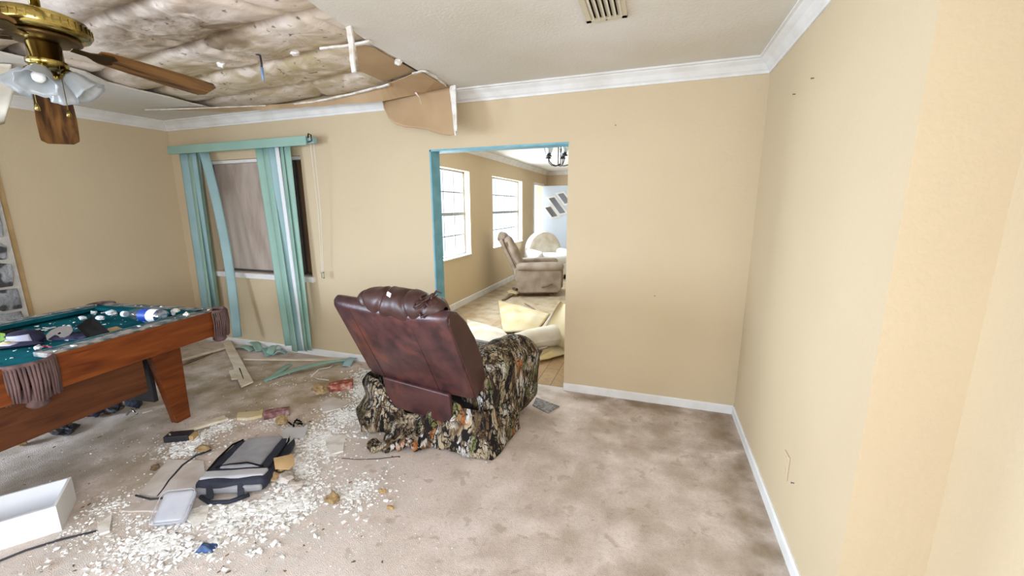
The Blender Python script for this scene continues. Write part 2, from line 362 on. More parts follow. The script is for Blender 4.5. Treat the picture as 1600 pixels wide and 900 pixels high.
M_brick = mat('red brick', (.35,.10,.06), .9, ramp=[(.38,(.24,.055,.035)),(.55,(.42,.14,.09)),(.68,(.62,.50,.44))], scale=22, detail=8, bump=.5, bscale=60)
M_brickp = mat('purple brown brick', (.22,.10,.10), .9, ramp=[(.4,(.16,.06,.065)),(.58,(.34,.18,.18)),(.7,(.55,.46,.44))], scale=20, detail=8)
M_tanins = mat('tan insulation clump', (.38,.26,.12), .95, ramp=[(.35,(.25,.16,.07)),(.6,(.46,.33,.17))], scale=12, bump=.6, bscale=40)
M_plankw = mat('bare pine lath', (.74,.65,.51), .8, ramp=[(.3,(.62,.51,.37)),(.7,(.82,.74,.62))], scale=3, stretch=(1,6,6))
M_card = mat('tan cardboard', (.50,.33,.15), .85, ramp=[(.3,(.42,.27,.12)),(.7,(.56,.39,.19))], scale=6)
M_paper = mat('pale grey paper', (.62,.63,.66), .8, ramp=[(.3,(.56,.57,.60)),(.7,(.68,.69,.72))], scale=5)
M_dryw = mat('dusty drywall sheet', (.58,.53,.49), .9, ramp=[(.35,(.50,.43,.37)),(.6,(.64,.60,.57))], scale=6, detail=8)
M_black = mat('black card', (.012,.011,.010), .95, spec=.05)
M_blueplast = mat('blue crumpled plastic', (.02,.06,.19), .4, ramp=[(.3,(.012,.035,.12)),(.7,(.04,.11,.28))], scale=20)
M_label = mat('blue label', (.01,.06,.35), .4)
M_clot = mat('navy cloth', (.015,.015,.05), .85, ramp=[(.4,(.008,.008,.03)),(.7,(.03,.03,.09))], scale=12, bump=.5, bscale=30)
M_lilac = mat('lilac white print', (.50,.52,.68), .7)
M_greenl = mat('lime label', (.35,.65,.15), .6)
M_redpl = mat('red plastic', (.35,.01,.05), .4)
M_rubber = mat('dark rubber cable', (.03,.028,.035), .6)
M_mat = mat('grey woven mat', (.22,.20,.19), .95, ramp=[(.4,(.15,.13,.12)),(.6,(.30,.28,.27))], scale=60, bump=.6, bscale=160)
M_door = mat('pale blue door paint', (.58,.66,.78), .5, ramp=[(.3,(.55,.63,.75)),(.7,(.62,.70,.81))], scale=2)
M_iron = mat('black wrought iron', (.03,.03,.035), .45, .5)
M_steel = mat('silver disc', (.6,.6,.64), .12, 1)
M_dirt = mat('brown debris', (.16,.10,.06), .95)
M_bluewire = mat('pale blue plastic', (.22,.36,.62), .4)
M_mort = mat('pale mortar', (.52,.50,.46), .95, ramp=[(.3,(.42,.40,.37)),(.7,(.60,.58,.54))], scale=12, bump=.3, bscale=80)
def thin_glass():
    m = bpy.data.materials.new('clear window glass'); m.use_nodes = True; nt = m.node_tree; N = nt.nodes
    t = N.new('ShaderNodeBsdfTransparent'); t.inputs[0].default_value = (.95,.98,1,1); g = N.new('ShaderNodeBsdfGlossy'); g.inputs['Roughness'].default_value = .03
    mx = N.new('ShaderNodeMixShader'); mx.inputs[0].default_value = .06; nt.links.new(t.outputs[0], mx.inputs[1]); nt.links.new(g.outputs[0], mx.inputs[2])
    nt.links.new(mx.outputs[0], N['Material Output'].inputs[0]); return m
M_glass = thin_glass()
M_bottle = thin_glass(); M_bottle.name = 'clear bottle plastic'; M_bottle.node_tree.nodes['Mix Shader'].inputs[0].default_value = .30
M_bottle.node_tree.nodes['Transparent BSDF'].inputs[0].default_value = (.80,.88,.94,1)
def stone():
    m = mat('fieldstone', (.3,.3,.3), .85); nt = m.node_tree; p = world_pos(nt)
    c = mixnode(nt, noisefac(nt, p, 3.7, .4, .6, 3), (.20,.215,.23), (.38,.40,.42))
    c = mixnode(nt, noisefac(nt, p, 5.1, .56, .60, 2), c, (.06,.06,.065))
    c = mixnode(nt, mul(nt, noisefac(nt, p, 4.4, .60, .66, 2), .8), c, (.42,.31,.30))
    nt.links.new(c, nt.nodes['Principled BSDF'].inputs['Base Color']); bump_to(nt, noisefac(nt, p, 25, .3, .7, 6), .6, .02); return m
M_stone = stone()

# ================================================================== STRUCTURE
D, RX, LX, H = 3.1838, .6367, -5.0623, 2.44
YR, RX2, YB = 1.4176, .853, -2.6          # wall turn on the right, its second face, rear wall
OX0, OX1, OH = -1.84, -.6505, 2.0         # doorway opening
WT = .14
WX0, WX1, WZ0, WZ1 = -4.60, -3.25, .84, 2.02   # boarded window
D2 = D+WT
HX = -2.8; HY = 10.95; HR = 1.6           # hall beyond: left wall, far wall, right wall
# floor
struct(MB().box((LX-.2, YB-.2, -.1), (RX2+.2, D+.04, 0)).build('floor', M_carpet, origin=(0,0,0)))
struct(MB().box((HX-.3, D+.04, -.1), (HR+.2, HY+.2, -.004)).build('floor_hall', M_lam, origin=(0,0,0)))
# back wall with doorway and window opening
b = MB()
b.box((LX-.14, D, 0), (WX0, D2, H+.32)); b.box((WX0, D, 0), (WX1, D2, WZ0)); b.box((WX0, D, WZ1), (WX1, D2, H+.32))
b.box((WX1, D, 0), (OX0, D2, H+.32)); b.box((OX0, D, OH), (OX1, D2, H+.32)); b.box((OX1, D, 0), (HR+.1, D2, H+.32))
struct(b.build('wall_back', M_wall))
b = MB(); b.box((LX-.14, YB-.1, 0), (LX, -2.1, H+.32)); b.box((LX-.14, -.5, 0), (LX, D, H+.32)); b.box((LX-.14, -2.1, 0), (LX, -.5, .7)); b.box((LX-.14, -2.1, 2.0), (LX, -.5, H+.32))
struct(b.build('wall_left', M_wall))
struct(MB().box((RX, YR, 0), (RX+.3, D, H+.32)).build('wall_right', M_wall))
b = MB(); b.box((RX2, YB, 0), (RX2+.1, -2.05, H+.32)); b.box((RX2, -.55, 0), (RX2+.1, YR, H+.32)); b.box((RX2, -2.05, 0), (RX2+.1, -.55, .85)); b.box((RX2, -2.05, 2.05), (RX2+.1, -.55, H+.32))
struct(b.build('wall_right_near', M_wall))
# rear wall: a wide window and a narrower one let the daylight in
b = MB()
b.box((LX, YB-.1, 0), (-3.6, YB, H+.32)); b.box((-3.6, YB-.1, 0), (-.2, YB, .55)); b.box((-3.6, YB-.1, 2.15), (-.2, YB, H+.32)); b.box((-.2, YB-.1, 0), (RX2+.1, YB, H+.32))
struct(b.build('wall_rear', M_wall))
# hall walls
W1 = (4.02, 6.03, .775, 2.07); W2 = (7.0, 8.76, .775, 2.07); DW = (9.67, 10.52, 0, 2.04)
b = MB(); ys = [D2, W1[0], W1[1], W2[0], W2[1], DW[0], DW[1], HY]
for i in range(0, 8, 2): b.box((HX-.16, ys[i], 0), (HX, ys[i+1], H))
for q in (W1, W2): b.box((HX-.16, q[0], 0), (HX, q[1], q[2])); b.box((HX-.16, q[0], q[3]), (HX, q[1], H))
b.box((HX-.16, DW[0], DW[3]), (HX, DW[1], H))
struct(b.build('wall_hall_left', M_wall))
struct(MB().box((HX-.16, HY, 0), (HR+.1, HY+.1, H)).build('wall_hall_far', M_wall))
struct(MB().box((HR, D2, 0), (HR+.1, HY, H)).build('wall_hall_right', M_wall))
# ceiling with the collapsed opening
def jag(pts, step=.07, amp=.022, seed=1):
    out = []; n = len(pts)
    for i in range(n):
        a = Vector(pts[i]); c = Vector(pts[(i+1)%n]); k = max(1, int((c-a).length/step))
        for j in range(k):
            p = a.lerp(c, j/k); p = p+Vector((noise.noise(p*9+Vector((seed,0,0))), noise.noise(p*9+Vector((0,seed,3))), 0))*amp*(1 if k > 1 else 0)
            out.append(p)
    return out
hole = [(-1.40,-.9), (-1.50,.6), (-1.53,1.63), (-1.57,1.94), (-1.59,2.15), (-1.58,2.63), (-1.56,2.98), (-1.56,3.07), (-2.3,3.09), (-3.2,3.09), (-3.99,3.04),
        (-3.95,2.6), (-3.90,2.1), (-3.75,1.9), (-3.75,1.2), (-3.7,.2), (-3.6,-.9)]
hj = jag([(x,y,H) for x, y in hole])
bm = bmesh.new(); ov = [bm.verts.new(p) for p in ((LX,YB,H),(RX2+.1,YB,H),(RX2+.1,D,H),(LX,D,H))]; hv = [bm.verts.new(p) for p in hj]
ed = [bm.edges.new((l[i], l[(i+1)%len(l)])) for l in (ov, hv) for i in range(len(l))]
bmesh.ops.triangle_fill(bm, use_beauty=True, use_dissolve=False, edges=ed)
ex = bmesh.ops.extrude_face_region(bm, geom=bm.faces[:])
for v in [g for g in ex['geom'] if isinstance(g, bmesh.types.BMVert)]: v.co.z += .014
bmesh.ops.recalc_face_normals(bm, faces=bm.faces)
me = bpy.data.meshes.new('ceiling'); bm.to_mesh(me); bm.free(); me.materials.append(M_ceil)
co = bpy.data.objects.new('ceiling', me); C.objects.link(co); struct(co)
struct(MB().box((HX-.16, D2, H), (HR+.1, HY+.1, H+.05)).build('ceiling_hall', M_ceil))
# attic deck above the batts
struct(MB().box((LX, YB, H+.32), (RX2+.1, D2, H+.36)).build('ceiling_attic_deck', M_brownboard))
# joist lines + sagging insulation
def ins(u, v):
    x = LX+.35+u*(RX-.6-LX-.35); y = -1.3+v*(D-.02+1.3)
    t = (y*1.0+x*.10)/.41; fr = abs(t-math.floor(t)-.5)*2
    seam = max(0, 1-abs(1-fr)*5.5)
    z = H+.055+.05*seam-.03*(1-fr**2)
    z += .035*noise.noise(Vector((x*1.1, y*2.2, 1)))+.012*noise.noise(Vector((x*2.6+y, y*6, 4)))
    tx = (x+.3*math.sin(y*2))/.95; fx = abs(tx-math.floor(tx)-.5)*2; z += .03*max(0, 1-abs(1-fx)*12)
    if y > 3.0: z += (y-3.0)*.1
    return (x, y, max(z, H+.018))
o = MB().grid(ins, 170, 150, 0).build('insulation_batt', M_insul, smooth=True)
tag(o, 'stained sagging insulation blanket showing through the collapsed ceiling', 'insulation'); o['kind'] = 'stuff'

# crown moulding
def crown(a, c, inward, miter0=0, miter1=0):
    a = Vector((a[0], a[1], 0)); c = Vector((c[0], c[1], 0)); d = (c-a).normalized(); n = Vector((inward[0], inward[1], 0))
    prof = [(0,H-.092),(.010,H-.092),(.013,H-.078),(.022,H-.070),(.040,H-.040),(.062,H-.022),(.068,H-.014),(.082,H-.012),(.082,H-.0005),(0,H-.0005)]
    vs = []; m = len(prof)
    for e, s, pt in ((miter0, 1, a), (miter1, -1, c)):
        for (k, z) in prof: vs.append(pt+n*k+d*(k*e*s)+Vector((0,0,z)))
    fs = [tuple(range(m)), tuple(range(2*m-1, m-1, -1))]+[(i, (i+1)%m, m+(i+1)%m, m+i) for i in range(m)]
    return MB().add(vs, fs)
struct(crown((LX,D),(RX,D),(0,-1),1,1).build('trim_1', M_trim))
struct(crown((LX,D),(LX,YB),(1,0),1,0).build('trim_2', M_trim))
struct(crown((RX,D),(RX,YR),(-1,0),1,-1).build('trim_3', M_trim))
struct(crown((RX,YR),(RX2,YR),(0,-1),-1,1).build('trim_4', M_trim))
struct(crown((RX2,YR),(RX2,YB),(-1,0),1,0).build('trim_5', M_trim))
struct(crown((HX,D2),(HX,HY),(1,0),0,1).build('trim_6', M_trim))
struct(crown((HX,HY),(HR,HY),(0,-1),1,0).build('trim_7', M_trim))
# baseboards
def base(a, c, inward, name, h=.066):
    a = Vector((a[0],a[1],0)); c = Vector((c[0],c[1],0)); n = Vector((inward[0],inward[1],0)); pr = [(0,0),(.013,0),(.013,h-.01),(.006,h),(0,h)]
    vs = [p+n*k+Vector((0,0,z)) for p in (a, c) for (k, z) in pr]; m = 5
    return struct(MB().add(vs, [tuple(range(m)), tuple(range(2*m-1,m-1,-1))]+[(i,(i+1)%m,m+(i+1)%m,m+i) for i in range(m)]).build(name, M_trim))
base((LX,D),(OX0,D),(0,-1),'baseboard_back_left'); base((OX1,D),(RX,D),(0,-1),'baseboard_back_right')
base((RX,D),(RX,YR-.013),(-1,0),'baseboard_right'); base((RX-.0,YR),(RX2,YR),(0,-1),'baseboard_return'); base((RX2,YR),(RX2,YB),(-1,0),'baseboard_right_near')
base((LX,YB),(LX,1.2),(1,0),'baseboard_left')
base((HX,D2),(HX,DW[0]-.06),(1,0),'baseboard_hall', .10)
# blue painted lining of the doorway
b = MB(); b.box((OX0-.002, D-.006, 0), (OX0+.012, D2+.004, OH)); b.box((OX1-.001, D+.004, 0), (OX1+.003, D2-.004, OH)); b.box((OX0, D-.006, OH-.012), (OX1, D2+.004, OH+.002))
struct(b.build('trim_8', M_blue))
# boarded window: drywall return, frame, plywood, brown board, sill
t = bpy.data.objects.new('window_1', None); C.objects.link(t); t.location = ((WX0+WX1)/2, D, WZ0); t['_o'] = tuple(t.location); t['_r'] = 0.0; t['kind'] = 'structure'
b = MB()
for x in (WX0+.015, -3.42): b.box((x-.012, D+.075, WZ0+.012), (x+.012, D+.10, WZ1-.01))
b.box((WX0, D+.075, WZ0+.002), (WX1, D+.10, WZ0+.022)); b.build('window_frame', M_alu, t)
MB().box((WX0, D+.04, WZ1-.03), (WX1, D+.10, WZ1-.001)).build('head_trim', M_trim, t)
MB().box((WX0, D+.102, WZ0), (-3.48, D+.118, WZ1)).build('plywood_board', M_ply, t)
MB().box((-3.48, D+.112, WZ0), (WX1, D+.13, WZ1)).build('brown_board', M_brownboard, t)
MB().box((WX0-.05, D-.03, WZ0-.055), (WX1+.03, D+.005, WZ0)).build('window_sill', M_trim, t, bevel=.004)
MB().box((WX0, D+.004, WZ0-.02), (WX1, D+.1, WZ0+.004)).build('sill_slab', M_ply, t)
# hall windows
def hall_window(n, q, cols, rowpat):
    y0, y1, z0, z1 = q; t = bpy.data.objects.new('window_%d' % n, None); C.objects.link(t); t.location = (HX, (y0+y1)/2, z0); t['_o'] = tuple(t.location); t['_r'] = 0.0; t['kind'] = 'structure'
    xg = HX-.12; b = MB(); w_ = .026
    b.box((xg-.02,y0,z0),(xg+.02,y0+w_,z1)); b.box((xg-.02,y1-w_,z0),(xg+.02,y1,z1)); b.box((xg-.02,y0,z0),(xg+.02,y1,z0+w_)); b.box((xg-.02,y0,z1-w_),(xg+.02,y1,z1))
    zm = (z0+z1)/2; b.box((xg-.025,y0,zm-.022),(xg+.025,y1,zm+.022)); b.build('window_frame', M_grey, t)
    b = MB()
    for k in range(1, cols): yy = y0+(y1-y0)*k/cols; b.box((xg-.008,yy-.009,z0),(xg+.008,yy+.009,z1))
    for zz in ((z0+zm)/2, (z1+zm)/2): b.box((xg-.008,y0,zz-.009),(xg+.008,y1,zz+.009))
    b.build('window_grid', M_grey, t)
    MB().box((xg-.003,y0+.02,z0+.02),(xg+.001,y1-.02,z1-.02)).build('pane', M_glass, t)
    MB().box((HX-.10,y0,z0-.006),(HX+.02,y1,z0+.012)).build('window_sill', M_trim, t)
hall_window(2, W1, 6, 4); hall_window(3, W2, 4, 4)
# front door, opened into the room, and its casing
t = bpy.data.objects.new('door_1', None); C.objects.link(t); t.location = (HX+.02, 10.1, 0); t['_o'] = tuple(t.location); t['_r'] = 0.0; t['kind'] = 'structure'
MB().box((HX+.10, 10.10, .012), (HX+.96, 10.145, 2.03)).build('door_panel', M_door, t, bevel=.003)
def lite(px, py, L_, wd):
    c = Y(px, py, 10.095); a = R(-52); d = Vector((math.cos(a),0,math.sin(a))); n = Vector((-d.z,0,d.x))
    fr = MB(); P = lambda s, e, k: c+d*s*L_/2*k+n*e*wd/2
    def rhomb(l, w_, y0, y1, m_):
        pts = [c+d*(-l/2-w_*.25)+n*(-w_/2), c+d*(l/2-w_*.25)+n*(-w_/2), c+d*(l/2+w_*.25)+n*(w_/2), c+d*(-l/2+w_*.25)+n*(w_/2)]
        pts = [Vector((p.x, y0, p.z)) for p in pts]; return MB().prism(pts, (0,y1-y0,0))
    f = rhomb(L_, wd, 10.085, 10.105, 0).build('lite_frame', M_trim, t)
    rhomb(L_-.09, wd-.09, 10.078, 10.084, 0).build('lite_pane', M_alu, f)
lite(870.5, 321, .56, .215); lite(881.5, 310, .38, .215); lite(861.5, 331, .38, .215)
MB().lathe([(.0,0),(.028,0),(.030,.02),(.02,.04),(0,.045)], 16, Matrix.Translation((HX+.90,10.10,.98))@Matrix.Rotation(R(90),4,'X')).build('door_knob', M_brass, t, smooth=True)
b = MB(); b.box((HX,DW[0]-.06,0),(HX+.018,DW[0],DW[3]+.06)); b.box((HX,DW[1],0),(HX+.018,DW[1]+.06,DW[3]+.06)); b.box((HX,DW[0],DW[3]),(HX+.018,DW[1],DW[3]+.06))
struct(b.build('trim_9', M_trim))
struct(MB().box((LX, 1.835, .0), (LX+.012, 1.87, H-.1)).build('trim_10', M_card))
# fieldstone chimney breast on the left wall: individual stones set in mortar
b = MB().box((LX, .2, 0), (LX+.035, 1.83, H-.1)); fp = thing('stone_fireplace', 'grey fieldstone fireplace face with pale mortar at the left edge', 'fireplace', (LX, 1.0, 0))
b.build('mortar_bed', M_mort, fp)
b = MB(); r2 = random.Random(3); yy = .22
cells = []
zrow = 0.0
while zrow < 2.28:
    hgt = r2.uniform(.13, .24); yc = 1.81
    while yc > .9:
        wd = r2.uniform(.13, .30); cells.append((max(yc-wd, .25), yc, zrow, min(zrow+hgt, 2.32))); yc -= wd
    zrow += hgt
for (a0, a1, c0, c1) in cells:
    cx, cz = (a0+a1)/2, (c0+c1)/2; k = r2.randint(6, 8); poly = []
    for i in range(k):
        th = 2*math.pi*(i+r2.uniform(-.25,.25))/k
        ey = (a1-a0)/2*1.05*max(-.88, min(.88, math.cos(th)*1.2)); ez = (c1-c0)/2*1.05*max(-.86, min(.86, math.sin(th)*1.2))
        poly.append((LX+.036, cx+ey, cz+ez))
    b.prism(poly, (r2.uniform(.012,.03),0,0))
o = b.build('stonework', M_stone, fp, bevel=.008)

# ================================================================== CEILING ITEMS
# vent register
V = [Z(912,2,H), Z(922,31,H), Z(979,24,H), Z(985,0,H)]
vx0, vx1, vy1 = -.385, -.185, 2.275; vy0 = 1.93
t = thing('ceiling_vent', 'cream metal ceiling air register above the doorway wall', 'vent', ((vx0+vx1)/2,(vy0+vy1)/2,H-.012))
b = MB(); zt = H-.001; zb = H-.011
b.box((vx0,vy0,zb),(vx0+.028,vy1,zt)); b.box((vx1-.028,vy0,zb),(vx1,vy1,zt)); b.box((vx0,vy0,zb),(vx1,vy0+.03,zt)); b.box((vx0,vy1-.03,zb),(vx1,vy1,zt))
M_vent = mat('cream enamel', (.62,.57,.44), .45); b.build('frame', M_vent, t, bevel=.002)
b = MB()
for k in range(6):
    x = vx0+.034+k*.0262; b.box((-.0115,0,-.001),(.0115,vy1-vy0-.06,.001), Matrix.Translation((x+.002,vy0+.03,H-.008))@Matrix.Rotation(R(28),4,'Y'))
b.build('louvres', M_vent, t)
MB().box((vx0+.03,vy0+.03,H-.0015),(vx1-.03,vy1-.03,H-.0005)).build('duct_shadow_plate', M_black, t)
MB().lathe([(.0,-.002),(.005,-.002),(.004,0),(0,0)],10,Matrix.Translation(((vx0+vx1)/2,vy1-.014,H-.011))).build('screw', M_alu, t)

# hanging pieces at the edge of the hole
def strip(pts, wds, th, name, m, label, cat='ceiling fragment', parent=None, up=(0,-1,0), amp=.004, group=None):
    pts = [Vector(p) for p in pts]; up = Vector(up); L_ = []; Rr = []; n = 14; P = []
    for i in range(n+1):
        s = i/n*(len(pts)-1); k = min(int(s), len(pts)-2); P.append((pts[k].lerp(pts[k+1], s-k), wds[k]+(wds[k+1]-wds[k])*(s-k)))
    vs = []; fs = []
    for i, (p, w_) in enumerate(P):
        d = (P[min(i+1,n)][0]-P[max(i-1,0)][0]).normalized(); x = d.cross(up)
        x = x.normalized() if x.length > 1e-5 else Vector((1,0,0)); nn = x.cross(d)
        j = noise.noise(p*25)*amp; j2 = noise.noise(p*25+Vector((5,5,5)))*amp
        vs += [p-x*(w_/2+j)-nn*th/2, p+x*(w_/2+j2)-nn*th/2, p+x*(w_/2+j2)+nn*th/2, p-x*(w_/2+j)+nn*th/2]
    for i in range(n):
        for k in range(4): fs.append((i*4+k, i*4+(k+1)%4, i*4+4+(k+1)%4, i*4+4+k))
    fs += [(3,2,1,0), tuple(n*4+k for k in range(4))]
    o = MB().add(vs, fs).build(name, m, parent)
    if parent is None: tag(o, label, cat, group)
    return o
# kraft layer left along the crown
def polysheet(P, th, name, m, label=None, cat=None, parent=None, nrm=(0,0,1), ja=.012, step=.05, wav=0, smooth=False):
    n = Vector(nrm).normalized(); pj = jag([tuple(p) for p in P], step, ja, 5)
    bm = bmesh.new(); vs = [bm.verts.new(p) for p in pj]; es = [bm.edges.new((vs[i], vs[(i+1)%len(vs)])) for i in range(len(vs))]
    bmesh.ops.triangle_fill(bm, use_beauty=True, use_dissolve=False, edges=es)
    if wav:
        for _ in range(2): bmesh.ops.subdivide_edges(bm, edges=bm.edges[:], cuts=1, use_grid_fill=True)
        for v in bm.verts: v.co += n*noise.noise(v.co*4.5)*wav
    bm.verts.index_update(); b = MB(); m0 = len(bm.verts)
    V_ = [v.co.copy() for v in bm.verts]; F_ = [[v.index for v in f.verts] for f in bm.faces]
    rim = [(e.verts[0].index, e.verts[1].index) for e in bm.edges if len(e.link_faces) == 1]; bm.free()
    b.add(V_+[p+n*th for p in V_], [f[::-1] for f in F_]+[[i+m0 for i in f] for f in F_]+[(a, c, c+m0, a+m0) for a, c in rim])
    o = b.build(name, m, parent, smooth=smooth)
    if label: tag(o, label, cat)
    return o
k = [Z(252,171,H-.02), Z(330,168,H-.012), Z(440,163,H-.012), Z(520,152,H-.012), Z(600,134,H-.012), Z(655,112,H-.01), Z(704,137,H-.01), Z(600,158,H-.095), Z(480,167,H-.06), Z(350,175,H-.03)]
for p in k: p.y = min(p.y, D-.075)
polysheet(k, .004, 'drywall_paper', M_kraft, 'long brown paper strip peeling from the ceiling above the crown moulding', 'torn paper', ja=.008, wav=.008)
k = [Z(556,68,H+.012), Z(585,75,H+.012), Z(650,112,H+.012), Z(600,128,H+.012), Z(560,110,H+.01)]
polysheet(k, .004, 'drywall_paper', M_kraft, 'smooth brown paper panel inside the ceiling hole beside the hanging plaster strip', 'torn paper', ja=.008)
# big flap, curved, hanging in front of the crown
FA = [Y(597,160,2.97), Y(706,138,2.97)]; FB = [Y(622,196,2.90), Y(711,211,2.90)]
t = thing('ceiling_flap', 'large brown drywall flap hanging down in front of the crown moulding', 'drywall flap', tuple((FA[0]+FA[1])/2))
prof = [(597,158),(600,170),(607,184),(618,194),(632,199),(648,200),(668,203),(688,210),(702,212),(711,210)]
def flap(u, v):
    x = u*(len(prof)-1); i = min(int(x), len(prof)-2); a = Vector(prof[i]+(0,)).lerp(Vector(prof[i+1]+(0,)), x-i)
    tp = Vector((597+109*u, 158-21*u, 0)); q = tp.lerp(a, v)
    return Y(q.x, q.y, 2.985-.07*v-.03*math.sin(u*5)*v+.02*math.sin(u*9+1)*v)
MB().grid(flap, 36, 14, .006).build('paper_face', M_kraft, t, smooth=True)
strip([Y(704,137,2.975), Y(707,165,2.955), Y(712,212,2.90)], [.012,.014,.012], .012, 'broken_edge', M_plaster, '', parent=t)
strip([Y(648,143,2.95), Y(655,152,2.92), Y(658,163,2.90)], [.012,.006,.003], .003, 'paper_curl', M_plaster, '', parent=t)
strip([Y(708,134,2.90), Y(709,160,2.88), Y(712,190,2.87), Y(713,205,2.87)], [.045,.040,.022,.008], .012, 'plaster_strip', M_plaster, 'white plaster sliver hanging at the right edge of the brown flap')
strip([Z(545,42,H-.002), Y(549,70,Z(545,42,H).y-.01), Y(553,113,Z(545,42,H).y-.03)], [.030,.032,.022], .012, 'plaster_strip', M_plaster, 'long white plaster sliver dangling vertically from the ceiling hole edge')
strip([Z(500,76,H-.01), Z(540,72,H-.012), Z(579,65,H-.012)], [.010,.018,.020], .012, 'plaster_strip', M_plaster, 'white plaster strip lying level across the hole behind the dangling sliver', up=(0,0,1))
strip([Z(430,167,H-.02), Z(500,158,H-.03), Z(550,147,H-.03), Z(608,132,H-.025)], [.010,.022,.018,.014], .012, 'plaster_strip', M_plaster, 'long broken plaster edge curving along the brown paper strip', up=(0,0,1), amp=.012)
strip([Z(228,172,H-.025), Z(290,170,H-.022), Z(345,168,H-.022), Z(415,165,H-.022)], [.012,.008,.010,.006], .008, 'plaster_strip', M_plaster, 'thin plaster edge at the left end of the ceiling hole', up=(0,0,1), amp=.008)
strip([Z(645,115,H-.012), Z(663,111,H-.014), Z(680,120,H-.012), Z(697,134,H-.008)], [.018,.02,.014,.010], .010, 'plaster_strip', M_plaster, 'short crooked plaster edge where the ceiling meets the brown flap', up=(0,0,1), amp=.01)
def lump(c, s, seed, m, name, label=None, cat=None, flat=.7, group=None, n=2):
    bm = bmesh.new(); bmesh.ops.create_icosphere(bm, subdivisions=n, radius=1)
    for v in bm.verts:
        p = v.co.copy(); f = 1+.55*noise.noise(p*1.4+Vector((seed*3.7,0,0)))+.25*noise.noise(p*3.5+Vector((0,seed*2.1,0)))
        v.co = Vector((p.x*s[0]*f, p.y*s[1]*f, p.z*s[2]*f))
    zmin = min(v.co.z for v in bm.verts)
    b = MB(); bm.verts.index_update(); b.add([v.co+Vector(c)-Vector((0,0,zmin if flat else 0)) for v in bm.verts], [[v.index for v in f.verts] for f in bm.faces]); bm.free()
    o = b.build(name, m)
    if label: tag(o, label, cat, group)
    return o
lump(Z(622,97,H-.01), (.022,.02,.02), 1, M_plaster, 'plaster_chunk', 'cream plaster knob stuck to the brown panel in the ceiling hole', 'plaster chunk', 0)
lump(Z(346,101,H+.0), (.03,.022,.018), 2, M_plaster, 'plaster_chunk', 'small plaster chunk clinging to insulation right of the fan blade tip', 'plaster chunk', 0)
lump(Z(461,83,H+.0), (.03,.02,.015), 3, M_plaster, 'plaster_chunk', 'small plaster chunk clinging to insulation left of the dangling sliver', 'plaster chunk', 0)
c0 = Z(407,92,H+.0); t = thing('hanging_wire', 'dark wire end with pale blue sleeve hanging from the insulation', 'wire', tuple(c0-Vector((0,0,.12))))
MB().tube([c0+Vector((-.03,0,.03)), c0+Vector((0,0,.02)), c0+Vector((.004,0,-.03)), c0+Vector((.002,.0,-.055))], .006, 8).build('wire', M_rubber, t, smooth=True)
MB().tube([c0+Vector((.002,0,-.05)), c0+Vector((.003,0,-.10)), c0+Vector((.004,0,-.135))], [.009,.008,.002], 8).build('sleeve', M_bluewire, t, smooth=True)
for i, (a, c) in enumerate([((328,40),(356,48)), ((376,57),(409,72)), ((436,44),(425,44))]):
    pass
# torn sheet hanging at the far left edge, beyond the fan lights
RAGY = Z(4, 94, H).y
def rag(u, v):
    q = Vector((-14+ (32 if v < .35 else 40-(v-.35)*30)*u, 98-6*u+v*100+8*u*(1-v), 0)); p = Z(-20+40*u, 95, 2.3)
    return Y(q.x, q.y, RAGY+.05*math.sin(v*6)+.03*u)
o = MB().grid(rag, 8, 16, .006).build('drywall_paper', M_padw, smooth=True); tag(o, 'ragged white paper sheet hanging left of the ceiling fan lights', 'torn paper')

# ================================================================== CEILING FAN
fc = Z(66,62,2.20); FX, FY = fc.x, fc.y
t = thing('ceiling_fan', 'polished brass ceiling fan with dark wood blades and frosted tulip lights', 'ceiling fan', (FX,FY,2.0)); T = Matrix.Translation((FX,FY,0))
MB().tube([(FX,FY,2.30),(FX,FY,2.52)], .016, 12).build('downrod', M_brass, t, smooth=True)
MB().lathe([(.02,2.292),(.07,2.292),(.12,2.287),(.143,2.276),(.151,2.258),(.152,2.235),(.145,2.222),(.12,2.214),(.05,2.21)], 48, T).build('motor_housing', M_brass, t, smooth=True)
b = MB()
for i in range(40):
    th = 2*math.pi*i/40; r_ = .1525; b.box((-.002,-.0028,2.236),(.0015,.0028,2.262), T@Matrix.Rotation(th,4,'Z')@Matrix.Translation((r_,0,0)))
b.build('housing_ribs', M_brass, t)
MB().lathe([(.05,2.212),(.115,2.210),(.118,2.200),(.10,2.193),(.045,2.190)], 32, T).build('flywheel', M_brassdk, t, smooth=True)
MB().lathe([(.02,2.195),(.045,2.192),(.052,2.18),(.052,2.125),(.062,2.118),(.062,2.104),(.05,2.095),(.02,2.085)], 32, T).build('switch_housing', M_brass, t, smooth=True)
blades = [(Z(325,140,2.10), -.0), (None, 1), (None, 2), (None, 3)]
